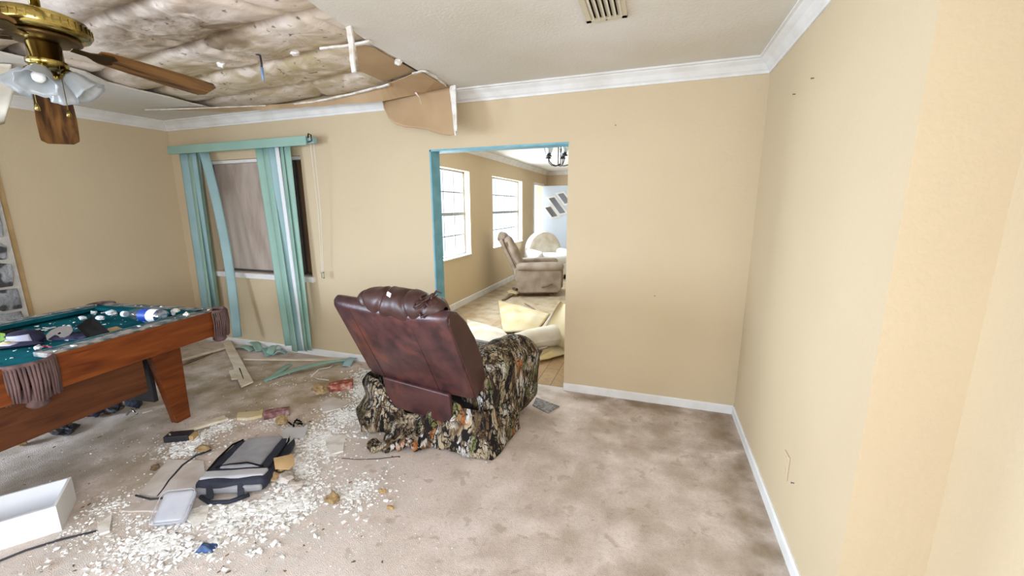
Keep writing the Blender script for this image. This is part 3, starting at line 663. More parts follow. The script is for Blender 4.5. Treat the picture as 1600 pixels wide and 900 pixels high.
def blade(az, droop, L0=.17, L1=.66, wd=.14, roll=12):
    d = Vector((math.cos(az),math.sin(az),0)); M = T@Matrix.Translation((0,0,2.198))@Matrix.Rotation(az,4,'Z')@Matrix.Rotation(droop,4,'Y')@Matrix.Rotation(R(roll),4,'X')
    n = 20; out = []
    for i in range(n+1):
        s = i/n; w_ = wd/2*(.72+.28*min(1, s*1.6)); 
        if s > .93: w_ *= math.sqrt(max(0, 1-((s-.93)/.07)**2*.55))
        if s < .04: w_ *= .8
        out.append((L0+(L1-L0)*s, w_))
    top = [(x, y, 0) for x, y in out]+[(x, -y, 0) for x, y in reversed(out)]
    bl = MB().prism(top, (0,0,.006), M).build('blade', oak(az), t)
    ir = MB(); M2 = M@Matrix.Translation((0,0,-.006))
    ir.prism([(.085,-.014,0),(.14,-.016,0),(.175,-.034,0),(.215,-.040,0),(.235,-.022,0),(.22,0,0),(.235,.022,0),(.215,.040,0),(.175,.034,0),(.14,.016,0),(.085,.014,0)], (0,0,.005), M2)
    ir.build('blade_iron', M_brassdk, t, bevel=.001)
    return bl
az1 = math.atan2((Z(325,140,2.17)-Vector((FX,FY,2.17))).y, (Z(325,140,2.17)-Vector((FX,FY,2.17))).x)
p2 = Z(80,228,1.9) - CAM; dd = p2.normalized(); az2 = math.atan2(.40,-.916)
blade(az1, R(3), roll=-16); blade(az2, R(29), L1=.70, roll=-4); blade(az1+R(145), R(3)); blade(az1-R(145), R(3))
# light kit
for i, (azd, tilt) in enumerate([(-45,40),(45,42),(135,42),(-135,40)]):
    a = R(azd); d = Vector((math.cos(a),math.sin(a),0)); base_ = Vector((FX,FY,2.088)); e = base_+d*.055+Vector((0,0,-.010))
    MB().tube([base_+d*.02, base_+d*.04+Vector((0,0,.012)), e], .008, 10).build('lamp_arm', M_brassdk, t, smooth=True)
    Mx = Matrix.Translation(e)@Matrix.Rotation(a,4,'Z')@Matrix.Rotation(R(180-tilt),4,'Y')@Matrix.Scale(.88,4)
    MB().lathe([(.0,-.012),(.02,-.012),(.024,0),(.022,.018),(0,.018)], 20, Mx).build('socket', M_brass, t, smooth=True)
    sh = MB().lathe([(.024,.004),(.034,.016),(.043,.04),(.047,.065),(.055,.09),(.068,.108)], 48, Mx, flute=.07, nf=8, cap=False).build('glass_shade', M_shade, t, smooth=True)
    so = sh.modifiers.new('s','SOLIDIFY'); so.thickness = .002
    MB().lathe([(.0,.018),(.012,.02),(.018,.04),(.024,.06),(.018,.078),(0,.086)], 20, Mx).build('bulb', M_bulb, t, smooth=True)
for k, (dx, dy, ln) in enumerate([(-.02,-.05,.15),(.055,.01,.17)]):
    ch = MB().tube([(FX+dx,FY+dy,2.10),(FX+dx,FY+dy,2.10-ln)], .0015, 6).build('pull_chain', M_brass, t)
    MB().lathe([(0,-.03),(.008,-.028),(.007,-.012),(.002,0)], 12, Matrix.Translation((FX+dx,FY+dy,2.10-ln))).build('fob', M_brass, ch, smooth=True)

# ================================================================== VERTICAL BLINDS
RL = Y(265,236,3.06); RR = Y(481,225,3.06); RE = Y(497,222,3.12)
t = thing('vertical_blind', 'broken mint green vertical blind hanging over the boarded window', 'window blind', ((RL.x+RR.x)/2, 3.1, 0))
MB().box((RL.x, 3.04, 2.085), (RR.x, 3.052, 2.165)).build('valance', M_teal, t, bevel=.002)
b = MB().box((RL.x+.02, 3.065, 2.10), (RE.x, 3.11, 2.155)); b.box((RL.x+.3,3.11,2.12),(RL.x+.33,D-.001,2.15)); b.box((RE.x-.3,3.11,2.12),(RE.x-.27,D-.001,2.15)); b.build('headrail', M_tealblue, t, bevel=.002)
MB().tube([(RR.x+.01,3.06,2.15),(RR.x+.03,3.045,2.18),(RR.x+.055,3.05,2.17),(RR.x+.05,3.055,2.12),(RR.x+.015,3.05,2.11)], .006, 8).build('cord_pulley', M_brassdk, t, smooth=True)
def slat(ptop, pbot, y0, y1, w0, m, w1=None, curve=.006, yawd=0, bow=0):
    """one vane between a top and a bottom position; given as x along the rail"""
    x0, z0 = ptop; x1, z1 = pbot; w1 = w1 or w0
    def fn(u, v):
        x = x0+(x1-x0)*v; y = y0+(y1-y0)*v-bow*math.sin(math.pi*v); z = z0+(z1-z0)*v; ww = w0+(w1-w0)*v; a = R(yawd)
        s = (u-.5)*ww; return (x+s*math.cos(a), y+s*math.sin(a)-curve*(1-(2*u-1)**2), z)
    return MB().grid(fn, 6, 14, .0018).build('vane', m, t, smooth=True)
xt = lambda px, py, y=3.08: Y(px, py, y)
# (top px, bottom px) centre line pairs read off along the rail plane; y is each vane's own depth
def sl(pt, pb, yb, w0, m, yaw=0, y0=3.085, w1=None, bow=0):
    a = Y(pt[0], pt[1], y0); c = Y(pb[0], pb[1], yb); slat((a.x, 2.11), (c.x, max(c.z, .012)), y0, yb, w0, m, w1, yawd=yaw, bow=bow)
sl((287,243),(322,487),3.10,.085,M_tealblue,20)
sl((296,243),(330,490),3.07,.088,M_teal,-15)
sl((305,242),(338,492),3.11,.085,M_tealblue,25)
sl((309,242),(343,492),3.06,.07,M_teal,-60)
sl((319,241),(371,527),2.93,.088,M_tealblue,38, bow=-.05, w1=.085)
sl((406,237),(452,540),3.06,.080,M_teal,30)
sl((415,236),(461,549),3.02,.088,M_teal,-8)
sl((426,236),(468,548),3.07,.08,M_tealblue,25)
sl((433,235),(474,549),3.09,.04,M_white,15)
sl((440,235),(478,548),3.03,.088,M_teal,-25)
sl((448,234),(482,547),3.05,.088,M_teal,5)
cd_ = MB(); cd_.tube([Y(485,225,3.05), Y(497,330,3.08), Y(503,425,3.10)], .002, 6); cd_.tube([Y(490,225,3.05), Y(501,330,3.09), Y(505,425,3.10)], .002, 6); cd_.build('cord', M_trim, t)
b = MB(); c1 = Y(504,430,3.10); b.box((c1.x-.016,3.09,c1.z-.03),(c1.x-.009,3.11,c1.z+.03)); b.box((c1.x+.009,3.09,c1.z-.03),(c1.x+.016,3.11,c1.z+.03)); b.box((c1.x-.016,3.09,c1.z+.024),(c1.x+.016,3.11,c1.z+.03)); b.box((c1.x-.016,3.09,c1.z-.03),(c1.x+.016,3.11,c1.z-.024)); b.build('cord_tensioner', M_vent, t)

# ================================================================== POOL TABLE
PT = (-3.42, .93, 0); PR = R(7.5); t = thing('pool_table', 'red brown pool table with teal felt and fringed leather pockets, strewn with rubbish', 'pool table', PT, PR)
P = LM(t); hw, hl = .56, 1.06        # half width (x), half length (y); local frame
def lb(lo, hi, name, m, bev=.003, par=None): return MB().box(lo, hi, P).build(name, m, par or t, bevel=bev)
tz = .80
for s in (-1, 1):
    # side aprons in two lengths either side of the middle pocket
    for (y0, y1) in ((-hl+.07, -.09), (.09, hl-.07)):
        lb((s*hw-.012, y0, .615), (s*hw+.012, y1, .795), 'apron', M_mahog)
        lb((min(s*hw,s*(hw-.13))+(.0), y0, .775), (max(s*hw,s*(hw-.13))+.0, y1, .80), 'rail_cap', M_rail)
        # felted cushion
        q = [(s*(hw-.095), y0+.02, .802),(s*(hw-.15), y0+.05, .797),(s*(hw-.15), y0+.05, .775),(s*(hw-.095), y0+.02, .77)]
        q2 = [(x, (y1-.02 if abs(abs(x)-(hw-.095)) < 1e-6 else y1-.05), z) for x, _, z in q]
        MB().add(q+q2, [(0,1,2,3),(7,6,5,4),(0,4,5,1),(1,5,6,2),(2,6,7,3),(3,7,4,0)], P).build('cushion', M_felt, t)
for s in (-1, 1):
    lb((-hw+.07, s*hl-.012, .615), (hw-.07, s*hl+.012, .795), 'end_apron', M_mahog)
    y0, y1 = sorted((s*hl, s*(hl-.12))); lb((-hw+.07, y0, .775), (hw-.07, y1, .80), 'rail_cap', M_rail)
    ya, yb_ = s*(hl-.095), s*(hl-.15)
    MB().add([(-hw+.09,ya,.802),(-hw+.12,yb_,.797),(-hw+.12,yb_,.775),(-hw+.09,ya,.77),(hw-.09,ya,.802),(hw-.12,yb_,.797),(hw-.12,yb_,.775),(hw-.09,ya,.77)],
             [(0,1,2,3),(7,6,5,4),(0,4,5,1),(1,5,6,2),(2,6,7,3),(3,7,4,0)], P).build('cushion', M_felt, t)
lb((-hw+.02, -hl+.02, .735), (hw-.02, hl-.02, .762), 'playing_bed', M_felt)
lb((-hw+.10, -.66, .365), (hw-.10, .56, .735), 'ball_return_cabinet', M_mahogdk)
for sy in (-1, 1): lb((-hw+.27, min(sy*.70,sy*.73), .20), (hw-.27, max(sy*.70,sy*.73), .735), 'leg_shade_panel', M_blackpl)  # black panels added to stand for the shaded inside between the legs
for sx in (-1, 1):
    for sy in (-1, 1):
        q = lambda y: y*sy
        poly = [(sx*(hw-.26), q(.66), .735), (sx*(hw-.26), q(.89), .735), (sx*(hw-.27), q(.885), 0), (sx*(hw-.27), q(.785), 0)]
        MB().prism(poly, (sx*.055,0,0), P).build('leg', M_mahog, t, bevel=.003)
        poly = [(sx*(hw-.29), q(.87), .735), (sx*(hw-.48), q(.87), .735), (sx*(hw-.36), q(.87), 0), (sx*(hw-.29), q(.87), 0)]
def pocket(lx, ly, a, w_):
    """leather pocket: iron rim, a curtain of fringe strips, net cup below"""
    Mx = P@Matrix.Translation((lx,ly,0))@Matrix.Rotation(a,4,'Z')    # +x points outward
    b = MB(); pts = []
    for i in range(13):
        th = -math.pi/2+math.pi*i/12; pts.append(Mx@Vector((.075*math.cos(th)-.02, (w_/2)*math.sin(th), .79)))
    rim = MB().tube(pts, .013, 8).build('pocket_rim', M_fringe, t, smooth=True)
    b = MB(); n = 22
    for i in range(n):
        th = -math.pi/2*.98+math.pi*.98*i/(n-1); ox, oy = .088*math.cos(th)-.022, (w_/2+.006)*math.sin(th); ln = .175+.02*rnd.random(); j = rnd.uniform(-.005,.005)
        ww = w_/n*1.5
        b.tube([Mx@Vector((ox,oy,.79)), Mx@Vector((ox+.004,oy+j*.5,.70)), Mx@Vector((ox*.97-.003,oy+j,.79-ln))], [ww*.5,ww*.48,ww*.35], 6)
    b.build('fringe', M_fringe, t, smooth=True)
    MB().lathe([(.0,.555),(.03,.557),(.045,.575),(.040,.59),(.055,.60),(.062,.625),(.045,.66)], 20, Mx).build('pocket_cup', M_fringe, t, smooth=True)
pocket(hw+.0, 0, 0, .19)
pocket(hw-.02, hl-.02, R(45), .15); pocket(-hw+.02, hl-.02, R(135), .15); pocket(-hw, 0, R(180), .17)
pocket(hw-.02, -hl+.02, R(-45), .15)
def Lp(px, py, z): return Z(px, py, z)
BZ = .762
# dark pocket mouths in the bed
# things on the table ------------------------------------------------
# water bottle, lying
A = Z(160,492,BZ+.03); Bq = Z(258,497,BZ+.034); t2 = thing('water_bottle', 'clear plastic water bottle with blue label lying on the pool table', 'bottle', tuple(A.lerp(Bq,.5)-Vector((0,0,.032))))
A.z = Bq.z = BZ+.0465; A = Bq+(A-Bq).normalized()*.34; ax = (Bq-A).normalized(); q_ = ax.to_track_quat('Z','Y').to_matrix().to_4x4(); Mx = Matrix.Translation(A)@q_@Matrix.Scale(1.4,4)
MB().lathe([(.012,.0),(.013,.02),(.022,.045),(.032,.075),(.0325,.10),(.030,.12),(.0325,.14),(.0325,.225),(.028,.238),(.01,.236)], 24, Mx, cap=False).build('body', M_bottle, t2, smooth=True)
MB().lathe([(.0,-.012),(.0145,-.012),(.0145,.006),(0,.006)], 20, Mx).build('cap', M_white, t2)
lbk = MB().lathe([(.0335,.115),(.0335,.165)], 24, Mx, cap=False).build('label', M_label, t2, smooth=True)
MB().lathe([(.0335,.1655),(.0335,.215)], 24, Mx, cap=False).build('label_white', M_white, t2, smooth=True)
b = MB()
for k in range(5): b.box((-.0045,-.002,-.0005),(.0045,.002,.0005), Mx@Matrix.Rotation(R(-130+k*16),4,'Z')@Matrix.Translation((.0342,0,.14))@Matrix.Rotation(R(90),4,'Y'))
b.build('label_text', M_lilac, t2)
# black card, propped on a corner
def card(pxs, zs, th, name, m, label, cat, n=(0,-1,0)):
    pts = [Z(px,py,z) for (px,py), z in zip(pxs, zs)]; nn = (pts[1]-pts[0]).cross(pts[2]-pts[0]).normalized()
    o = MB().prism(pts, nn*th).build(name, m); return tag(o, label, cat)
card([(119,510),(144,494),(171,518),(139,531)], [BZ+.06,BZ+.09,BZ+.045,BZ+.012], .006, 'black_card', M_black, 'plain black square card propped up on the pool table rubbish', 'card')
card([(168,513),(182,510),(203,517),(170,524)], [BZ+.015,BZ+.015,BZ+.012,BZ+.012], .006, 'cardboard_scrap', M_card, 'tan cardboard scrap beside the black card on the pool table', 'cardboard')
# silver disc
c = Z(93,521,BZ+.03); t2 = thing('compact_disc', 'shiny silver disc half buried in dark cloth on the pool table', 'disc', tuple(c-Vector((0,0,.03))))
Mx = Matrix.Translation(c)@Matrix.Rotation(R(28),4,'X')@Matrix.Rotation(R(18),4,'Y')
b = MB(); n = 32
b.add([(r_*math.cos(2*math.pi*k/n), r_*math.sin(2*math.pi*k/n), z) for r_, z in ((.0075,0),(.06,0),(.06,.0014),(.0075,.0014)) for k in range(n)],
      [(i*n+k, i*n+(k+1)%n, ((i+1)%4)*n+(k+1)%n, ((i+1)%4)*n+k) for i in range(4) for k in range(n)], Mx); b.build('disc', M_steel, t2)
# cap bundle
c = Z(38,535,BZ+.001); t2 = thing('baseball_cap', 'navy cap with lilac white front print lying on the pool table', 'cap', tuple(c), R(20)); Mx = LM(t2)
b = MB(); b.lathe([(.085,.0),(.088,.02),(.080,.05),(.055,.078),(.02,.09),(.004,.091)], 24, Mx@Matrix.Scale(.8,4,(0,0,1))); b.build('crown', M_clot, t2, smooth=True)
def visor(u, v): a = R(-50+100*u)-R(60); r_ = .083+.065*v; return Mx@Vector((r_*math.cos(a), r_*math.sin(a)*1.0, .012-.012*v+.012*math.cos((u-.5)*3)))
vis = MB().grid(visor, 14, 5, .004).build('visor', M_clot, t2, smooth=True)
def patch(u, v): a = R(-95+75*u); zz = .020+.045*v; r_ = .091-.020*v; return Mx@Vector((r_*math.cos(a), r_*math.sin(a), zz*.9))
MB().grid(patch, 8, 4, .002).build('front_print', M_lilac, t2, smooth=True)
def vp(u, v): a = R(-90+60*u)-R(20); r_ = .10+.03*v; return Mx@Vector((r_*math.cos(a), r_*math.sin(a), .022+.008*math.cos((u-.5)*3)-.01*v))
MB().grid(vp, 8, 3, .002).build('visor_print', M_lilac, vis, smooth=True)
def rumple(px, py, z, size, amp, m, name, label, cat, rz=0, th=.004, seed=1):
    c = Z(px, py, z); Mx = Matrix.Translation(c)@Matrix.Rotation(rz,4,'Z')
    def fn(u, v):
        x = (u-.5)*size[0]; y = (v-.5)*size[1]; f = 1-max(abs(2*u-1),abs(2*v-1))**4
        hgt = .004+amp*(.55+noise.noise(Vector((x*14+seed*9, y*14, seed))) + .5*noise.noise(Vector((x*35, y*35+seed*5, 2))))*f
        e = 1+.18*noise.noise(Vector((u*4+seed, v*4, 7)))
        return Mx@Vector((x*e, y*e, max(.003, hgt)))
    o = MB().grid(fn, 22, 22, th*.5).build(name, m, smooth=True); return tag(o, label, cat)
rumple(112,526,BZ,(.30,.16),.03,M_clot,'cloth','crumpled navy cloth under the silver disc on the pool table','cloth',R(20),seed=2)
rumple(20,524,BZ,(.24,.16),.03,M_black,'cloth','black cloth by the left end of the pool table rubbish','cloth',R(10),seed=3)
rumple(228,492,BZ,(.12,.10),.035,M_clot,'cloth','small dark cloth wad beside the bottle base on the pool table','cloth',0,seed=6)
card([(0,520),(8,521),(8,531),(0,533)], [BZ+.05]*4, .003, 'wrapper', M_greenl, 'lime green wrapper at the left edge of the pool table', 'wrapper')
tag(MB().tube([Z(68,541,BZ+.012), Z(85,543,BZ+.014), Z(108,536,BZ+.014)], .006, 8).build('red_straw', M_redpl, smooth=True), 'dark red plastic rod below the silver disc on the pool table', 'rod')
lump(Z(14,543,BZ+.002), (.035,.028,.02), 11, M_pad, 'plaster_chunk', 'cream foam lump left of the navy cap on the pool table', 'plaster chunk')
lump(Z(275,494,BZ+.002), (.035,.025,.028), 12, M_plaster, 'plaster_chunk', 'pale plaster lump right of the bottle on the pool table', 'plaster chunk')
lump(Z(292,494,BZ+.03), (.022,.016,.014), 13, M_plaster, 'plaster_chunk', 'plaster lump near the right corner pocket of the pool table', 'plaster chunk')
lump(Z(176,494,BZ+.002), (.04,.03,.02), 14, M_paper, 'plaster_chunk', 'grey white paper wad behind the black card on the pool table', 'paper wad')
lump(Z(158,500,BZ+.002), (.035,.022,.015), 15, M_paper, 'plaster_chunk', 'small grey paper wad touching the black card', 'paper wad')

for k, (px, py, sc) in enumerate([(130,500,.9),(147,491,.8),(188,488,.9),(206,486,.7),(152,486,.7),(60,547,.8),(283,488,.8),(215,481,.6),(108,512,.6)]):
    lump(Z(px,py,BZ+.001), (.028*sc,.02*sc,.016*sc), 60+k, M_paper, 'paper_wad', 'small pale crumpled wad lying on the teal felt', 'paper wad', group='crumpled wads on the felt')
for k, (a, c) in enumerate([((66,516),(86,511)),((158,489),(176,486)),((45,518),(62,514))]):
    tag(MB().bar(Z(*a,BZ+.008), Z(*c,BZ+.008), .014, .006).build('plaster_sliver', M_paper), 'thin grey sliver lying flat near the far rail of the pool table', 'plaster sliver', 'slivers near the far rail')
# ================================================================== LEATHER RECLINER (near)
rc = Vector((-1.40, 2.15, 0)); rr = R(-10)
t = thing('recliner', 'oxblood leather recliner seen from behind with camouflage slipcover', 'recliner', tuple(rc), rr); P = LM(t)
# local: x right, y forward, origin middle of rear floor edge
tl = Matrix.Translation((0,.0,.38))@Matrix.Rotation(R(25),4,'X')     # back panel frame: z' up along the back, y' forward
# back shell, puffed, side profile bulging forward
def backshell():
    b = MB(); n = 14; prof = []
    Wd = .89; T_ = P@Matrix.Translation((.0,0,0))@tl
    side = [(0,0),(0,.60),(.015,.63),(.06,.642),(.11,.60),(.155,.50),(.18,.36),(.18,.20),(.15,.05),(.12,-.02)]
    from_ = []
    m = len(side); K = 16; vs = []; fs = []
    for i in range(K+1):
        u = -1+2*i/K; ins_ = 0 if abs(u) < .99 else .010
        for (y, z) in side:
            cy = .12; yy = cy+(y-cy)*(1-ins_/.12); zz = z
            bul = .012*(1-u*u)*(1 if y < .01 else 0)
            vs.append((u*Wd/2*(1+.02*math.sin(z*4)), yy-bul, zz))
    for i in range(K):
        for k in range(m): fs.append((i*m+k, i*m+(k+1)%m, (i+1)*m+(k+1)%m, (i+1)*m+k))
    fs += [tuple(range(m)), tuple(K*m+k for k in range(m-1,-1,-1))]
    return b.add(vs, fs, T_)
o = backshell().build('backrest', M_leather, t, smooth=False, bevel=.014)
for p in o.data.polygons: p.use_smooth = True
o.modifiers['b'].segments = 3
# seams on the rear panel
T_ = P@Matrix.Translation((.0,0,0))@tl
def seam(pts, r_=.0028, par=None, m=M_seam): return MB().tube([T_@Vector(p) for p in pts], r_, 6).build('seam', m, par or o)
bk = o
seam([(-.29,-.008,.005),(-.29,-.0075,.30),(-.29,-.006,.60)], .0016); seam([(.19,-.0105,.005),(.19,-.0105,.30),(.19,-.008,.60)], .0016)

# side gusset, darker, on the right and left of the back
for s in (-1, 1):
    side = [(.014,.02),(.014,.585),(.03,.615),(.06,.625),(.10,.59),(.145,.49),(.168,.36),(.168,.20),(.14,.05)]
    MB().prism([(s*.447,y,z) for y, z in side], (s*.010,0,0), T_).build('side_gusset', M_leatherdk, t, bevel=.004)
# head pillow along the top: lumpy, gathered at its ends
def pillow(u, v):
    a = 2*math.pi*v; x = -.30+.66*u; e = min(1, math.sin(math.pi*min(max(u,.0),1))**.35 + .05)
    pin = sum(math.exp(-((x-c0_-.03*math.sin(a*1.5+c0_*20))/.012)**2) for c0_ in (-.20,-.06,.13,.24))
    rad = .088*e*(1-.13*pin+.10*noise.noise(Vector((u*9, v*5, 1))))
    if u in (0, 1): rad = .02
    return T_@Vector((x+.035, .085+rad*1.15*math.cos(a), .615+rad*1.10*math.sin(a)))
pl_ = MB().grid(pillow, 90, 28).build('head_pillow', M_leatherdk, t, smooth=True)
# tattered curls at the right end of the pillow
b = MB()
for k in range(9):
    a = rnd.uniform(0, 6.28); c = Vector((.30+rnd.uniform(-.04,.04), .06+rnd.uniform(-.05,.07), .655+rnd.uniform(-.02,.05)))
    pts = [T_@(c+Vector((.03*math.cos(a+j*1.1), .03*math.sin(a+j*1.3), .012*math.sin(j*2.1)))) for j in range(5)]
    b.tube(pts, [.004,.007,.008,.006,.002], 6)
b.build('torn_leather', M_leatherdk, pl_, smooth=True)
MB().box((-.012,-.004,0),(.012,.004,.03), T_@Matrix.Translation((.07,.03,.715))@Matrix.Rotation(R(35),4,'Y')).build('plaster_flake', M_crumb, pl_)
# front cushion of the back (seen past the side)
MB().rbox((0,.20,.34),(.56,.12,.50), .055, 8, T_, puff=.02).build('back_cushion', M_leatherdk, t, smooth=True)
# lower rear panel
lo = MB().rbox((0,0,.105),(.56,.035,.22), .014, 8, P@Matrix.Translation((.0,-.005,.185))@Matrix.Rotation(R(6),4,'X')@Matrix.Identity(4), puff=.0).build('lower_back_panel', M_leather, t, smooth=True)
# arms: wide padded rolls under the camouflage cover
def arm(s):
    def prof(v):
        # closed cross-section in x,z, wide soft roll on top
        a = 2*math.pi*v; return a
    pts = []; n = 30; K = 22; vs = []; fs = []
    sec = [(-.10,.03),(-.115,.20),(-.12,.36),(-.13,.46),(-.125,.54),(-.08,.60),(0,.625),(.085,.605),(.135,.54),(.145,.46),(.13,.37),(.125,.20),(.13,.03)]
    m = len(sec)
    for i in range(K+1):
        v = i/K; y = .10+.70*v; e = 1.0
        rise = .94+.09*math.sin(math.pi*min(1, v*1.05))-.40*max(0, (v-.86)/.14)**2*.35
        fr = 1-.10*max(0, (v-.9)/.1)**2
        for (x, z) in sec:
            q = Vector((x*s*fr, y, z*rise if z > .1 else z)); nn = .022*noise.noise(Vector((q.x*7+s*3, q.y*7, q.z*6)))+.012*noise.noise(Vector((q.x*20, q.y*18, q.z*16+4*s)))
            d = Vector((x*s, 0, (z-.35))).normalized(); vs.append(q+d*nn+Vector((s*.375,0,0)))
    for i in range(K):
        for k in range(m-1): fs.append((i*m+k, i*m+k+1, (i+1)*m+k+1, (i+1)*m+k))
        fs.append((i*m+m-1, i*m, (i+1)*m, (i+1)*m+m-1))
    fs += [tuple(range(m)), tuple(K*m+k for k in range(m-1,-1,-1))]
    return MB().add(vs, fs, P).build('slipcovered_arm', M_camo, t, smooth=True, sub=1)
arm(1); arm(-1)
# seat
MB().rbox((0,.48,.37),(.56,.58,.16), .06, 8, P, puff=.02).build('seat_cushion', M_camo, t, smooth=True)
MB().rbox((0,.83,.26),(.54,.10,.34), .04, 8, P).build('footrest', M_leatherdk, t, smooth=True)
MB().box((-.36,.04,.02),(.36,.78,.29), P).build('base_frame', M_blackpl, t)
# rumpled cover round the rear bottom
def skirt(u, v):
    # u round the back from left side to right side, v down
    s = u*2-1; x = s*.50; y = .02+.02*math.cos(s*3)
    if u < .12: k = (.12-u)/.12; x = -.485-.01*k; y = .02+.30*k
    if u > .86: k = (u-.86)/.14; x = .49+.0*k; y = .02+.40*k
    top = .30+.05*math.sin(u*11)-.10*math.exp(-((u-.45)/.22)**2); z = top*(1-v)+.012
    out = .03+.115*v+.03*math.sin(u*34+2*v)*(.3+v)+.05*noise.noise(Vector((u*9, v*3, 2)))
    out *= 1-.62*max(0, min(1, (u-.58)/.15))
    d = Vector((s*.6, -1, 0)).normalized() if .12 <= u <= .86 else Vector((1 if u > .5 else -1, -.25, 0)).normalized()
    p = Vector((x, y, z))+d*out; p.z = max(.006, p.z+.02*noise.noise(Vector((u*20, v*6, 5)))*v)
    return P@p
MB().grid(skirt, 110, 16, .006).build('slipcover_skirt', M_camo, t, smooth=True)
# trailing tail of cover on the floor at the left rear, with a dark rolled end
def tail(u, v):
    a = 2*math.pi*v; c0_, c1_ = Z(655,690,.045), Z(575,697,.03); c = c0_.lerp(c1_, u); c += Vector((0,0,.015*math.sin(u*7)))
    d = (c1_-c0_).normalized(); nx = d.cross(Vector((0,0,1))); r_ = .055-.022*u+.014*noise.noise(Vector((u*6, v*3, 3)))+.010*math.sin(u*23)
    return c+nx*r_*1.3*math.cos(a)+Vector((0,0,max(-c.z+.002, r_*.8*math.sin(a))))
MB().grid(tail, 24, 16).build('slipcover_tail', M_camo, t, smooth=True)

# ================================================================== DEBRIS ON THE MAIN FLOOR
# backpack / laptop bag
cb = [Z(314,768,.0), Z(446,768,.0), Z(458,690,.06), Z(368,687,.06)]; c = Z(386,733,.03); rb = R(25)
t = thing('laptop_bag', 'black and grey zippered shoulder bag lying flat among the rubble', 'bag', (c.x,c.y,0), rb); P = LM(t)@Matrix.Translation((.0,.035,0))@Matrix.Diagonal((1,.93,1,1))
MB().rbox((0,0,.043),(.36,.46,.078), .03, 8, P, amp=.006, fr=8, puff=.008).build('body', M_navy, t, smooth=True)
MB().rbox((0,.055,.083),(.215,.33,.028), .012, 8, P, amp=.003, fr=10).build('front_panel', M_grynylon, t, smooth=True)
MB().rbox((0,-.165,.076),(.335,.075,.035), .015, 8, P, amp=.003, fr=10).build('front_pocket', M_lgrynylon, t, smooth=True)
MB().rbox((0,-.232,.035),(.34,.03,.04), .015, 8, P, amp=.004, fr=10).build('bottom_pocket', M_grynylon, t, smooth=True)
b = MB(); 
b.tube([P@Vector(p) for p in ((-.13,-.10,.093),(-.06,-.090,.099),(.03,-.083,.099),(.13,-.12,.093))], .005, 8); b.build('zip', M_black, t, smooth=True)
b = MB(); b.tube([P@Vector(p) for p in ((-.14,.225,.078),(-.165,.15,.090),(-.17,0,.090),(-.165,-.12,.083))], .006, 8); b.tube([P@Vector(p) for p in ((.14,.225,.078),(.165,.15,.090),(.17,0,.090),(.165,-.12,.083))], .006, 8); b.build('piping', M_black, t, smooth=True)
MB().bar(P@Vector((-.10,-.225,.066)), P@Vector((-.07,-.285,.018)), .03, .006).build('strap', M_navy, t, bevel=.001)
MB().bar(P@Vector((.06,-.225,.066)), P@Vector((.08,-.28,.018)), .03, .006).build('strap', M_navy, t, bevel=.001)
MB().tube([P@Vector(p) for p in ((-.13,-.26,.02),(-.06,-.31,.016),(.04,-.315,.016),(.12,-.27,.02))], .011, 8).build('carry_handle', M_navy, t, smooth=True)
MB().prism([P@Vector(p) for p in ((.135,.215,.087),(.175,.20,.077),(.165,.10,.083))], (0,0,.003)).build('corner_panel', M_lgrynylon, t)
# white open box
bx = Z(97,829,0); x1_, y0_ = .26, -.14; hh = .135; x0_ = -.36; y1_ = .13; th = .012
bo = bx - Matrix.Rotation(R(55),3,'Z')@Vector((x1_,y0_,0))
t = thing('open_box', 'open white shallow box resting on the carpet at the left edge', 'box', (bo.x,bo.y,0), R(55)); P = LM(t)
MB().box((x0_,y0_,.0),(x1_,y1_,th), P).build('bottom', M_boxw, t)
for lo_, hi_, nm in (((x0_,y0_,th),(x1_,y0_+th,hh),'side'),((x0_,y1_-th,th),(x1_,y1_,hh),'side'),((x1_-th,y0_+th,th),(x1_,y1_-th,hh),'end'),((x0_,y0_+th,th),(x0_+th,y1_-th,hh),'end')):
    MB().box(lo_, hi_, P).build(nm, M_boxw, t, bevel=.001)
# clear tub
c = Z(277,808,0); t = thing('plastic_tub', 'cloudy clear plastic tub lying on plaster crumbs behind the blue wad', 'tub', (c.x,c.y,0), R(28)); P = LM(t)
Mx = P@Matrix.Translation((0,0,.055))@Matrix.Rotation(R(34),4,'X')
o = MB().rbox((0,0,0),(.145,.155,.05), .022, 6, Mx).build('body', M_clear, t, smooth=True)
rim = []
for i in range(33):
    a = 2*math.pi*i/32; rim.append(Mx@Vector((max(-.078,min(.078,.1*math.cos(a))), max(-.078,min(.078,.1*math.sin(a))), .024)))
MB().tube(rim, .0025, 6).build('rim', M_clear, t, smooth=True)
rumple(324,858,0,(.075,.05),.035,M_blueplast,'plastic_wad','small crumpled blue plastic wad on the carpet among white crumbs','plastic wad',R(20),seed=4)
def slab(pxs, th, name, m, label, cat, z=0.0, ja=.01, step=.03):
    pts = [Z(px,py,z) for px, py in pxs]; pj = jag([tuple(p) for p in pts], step, ja, len(pxs)); o = MB().prism(pj, (0,0,th)).build(name, m); return tag(o, label, cat)
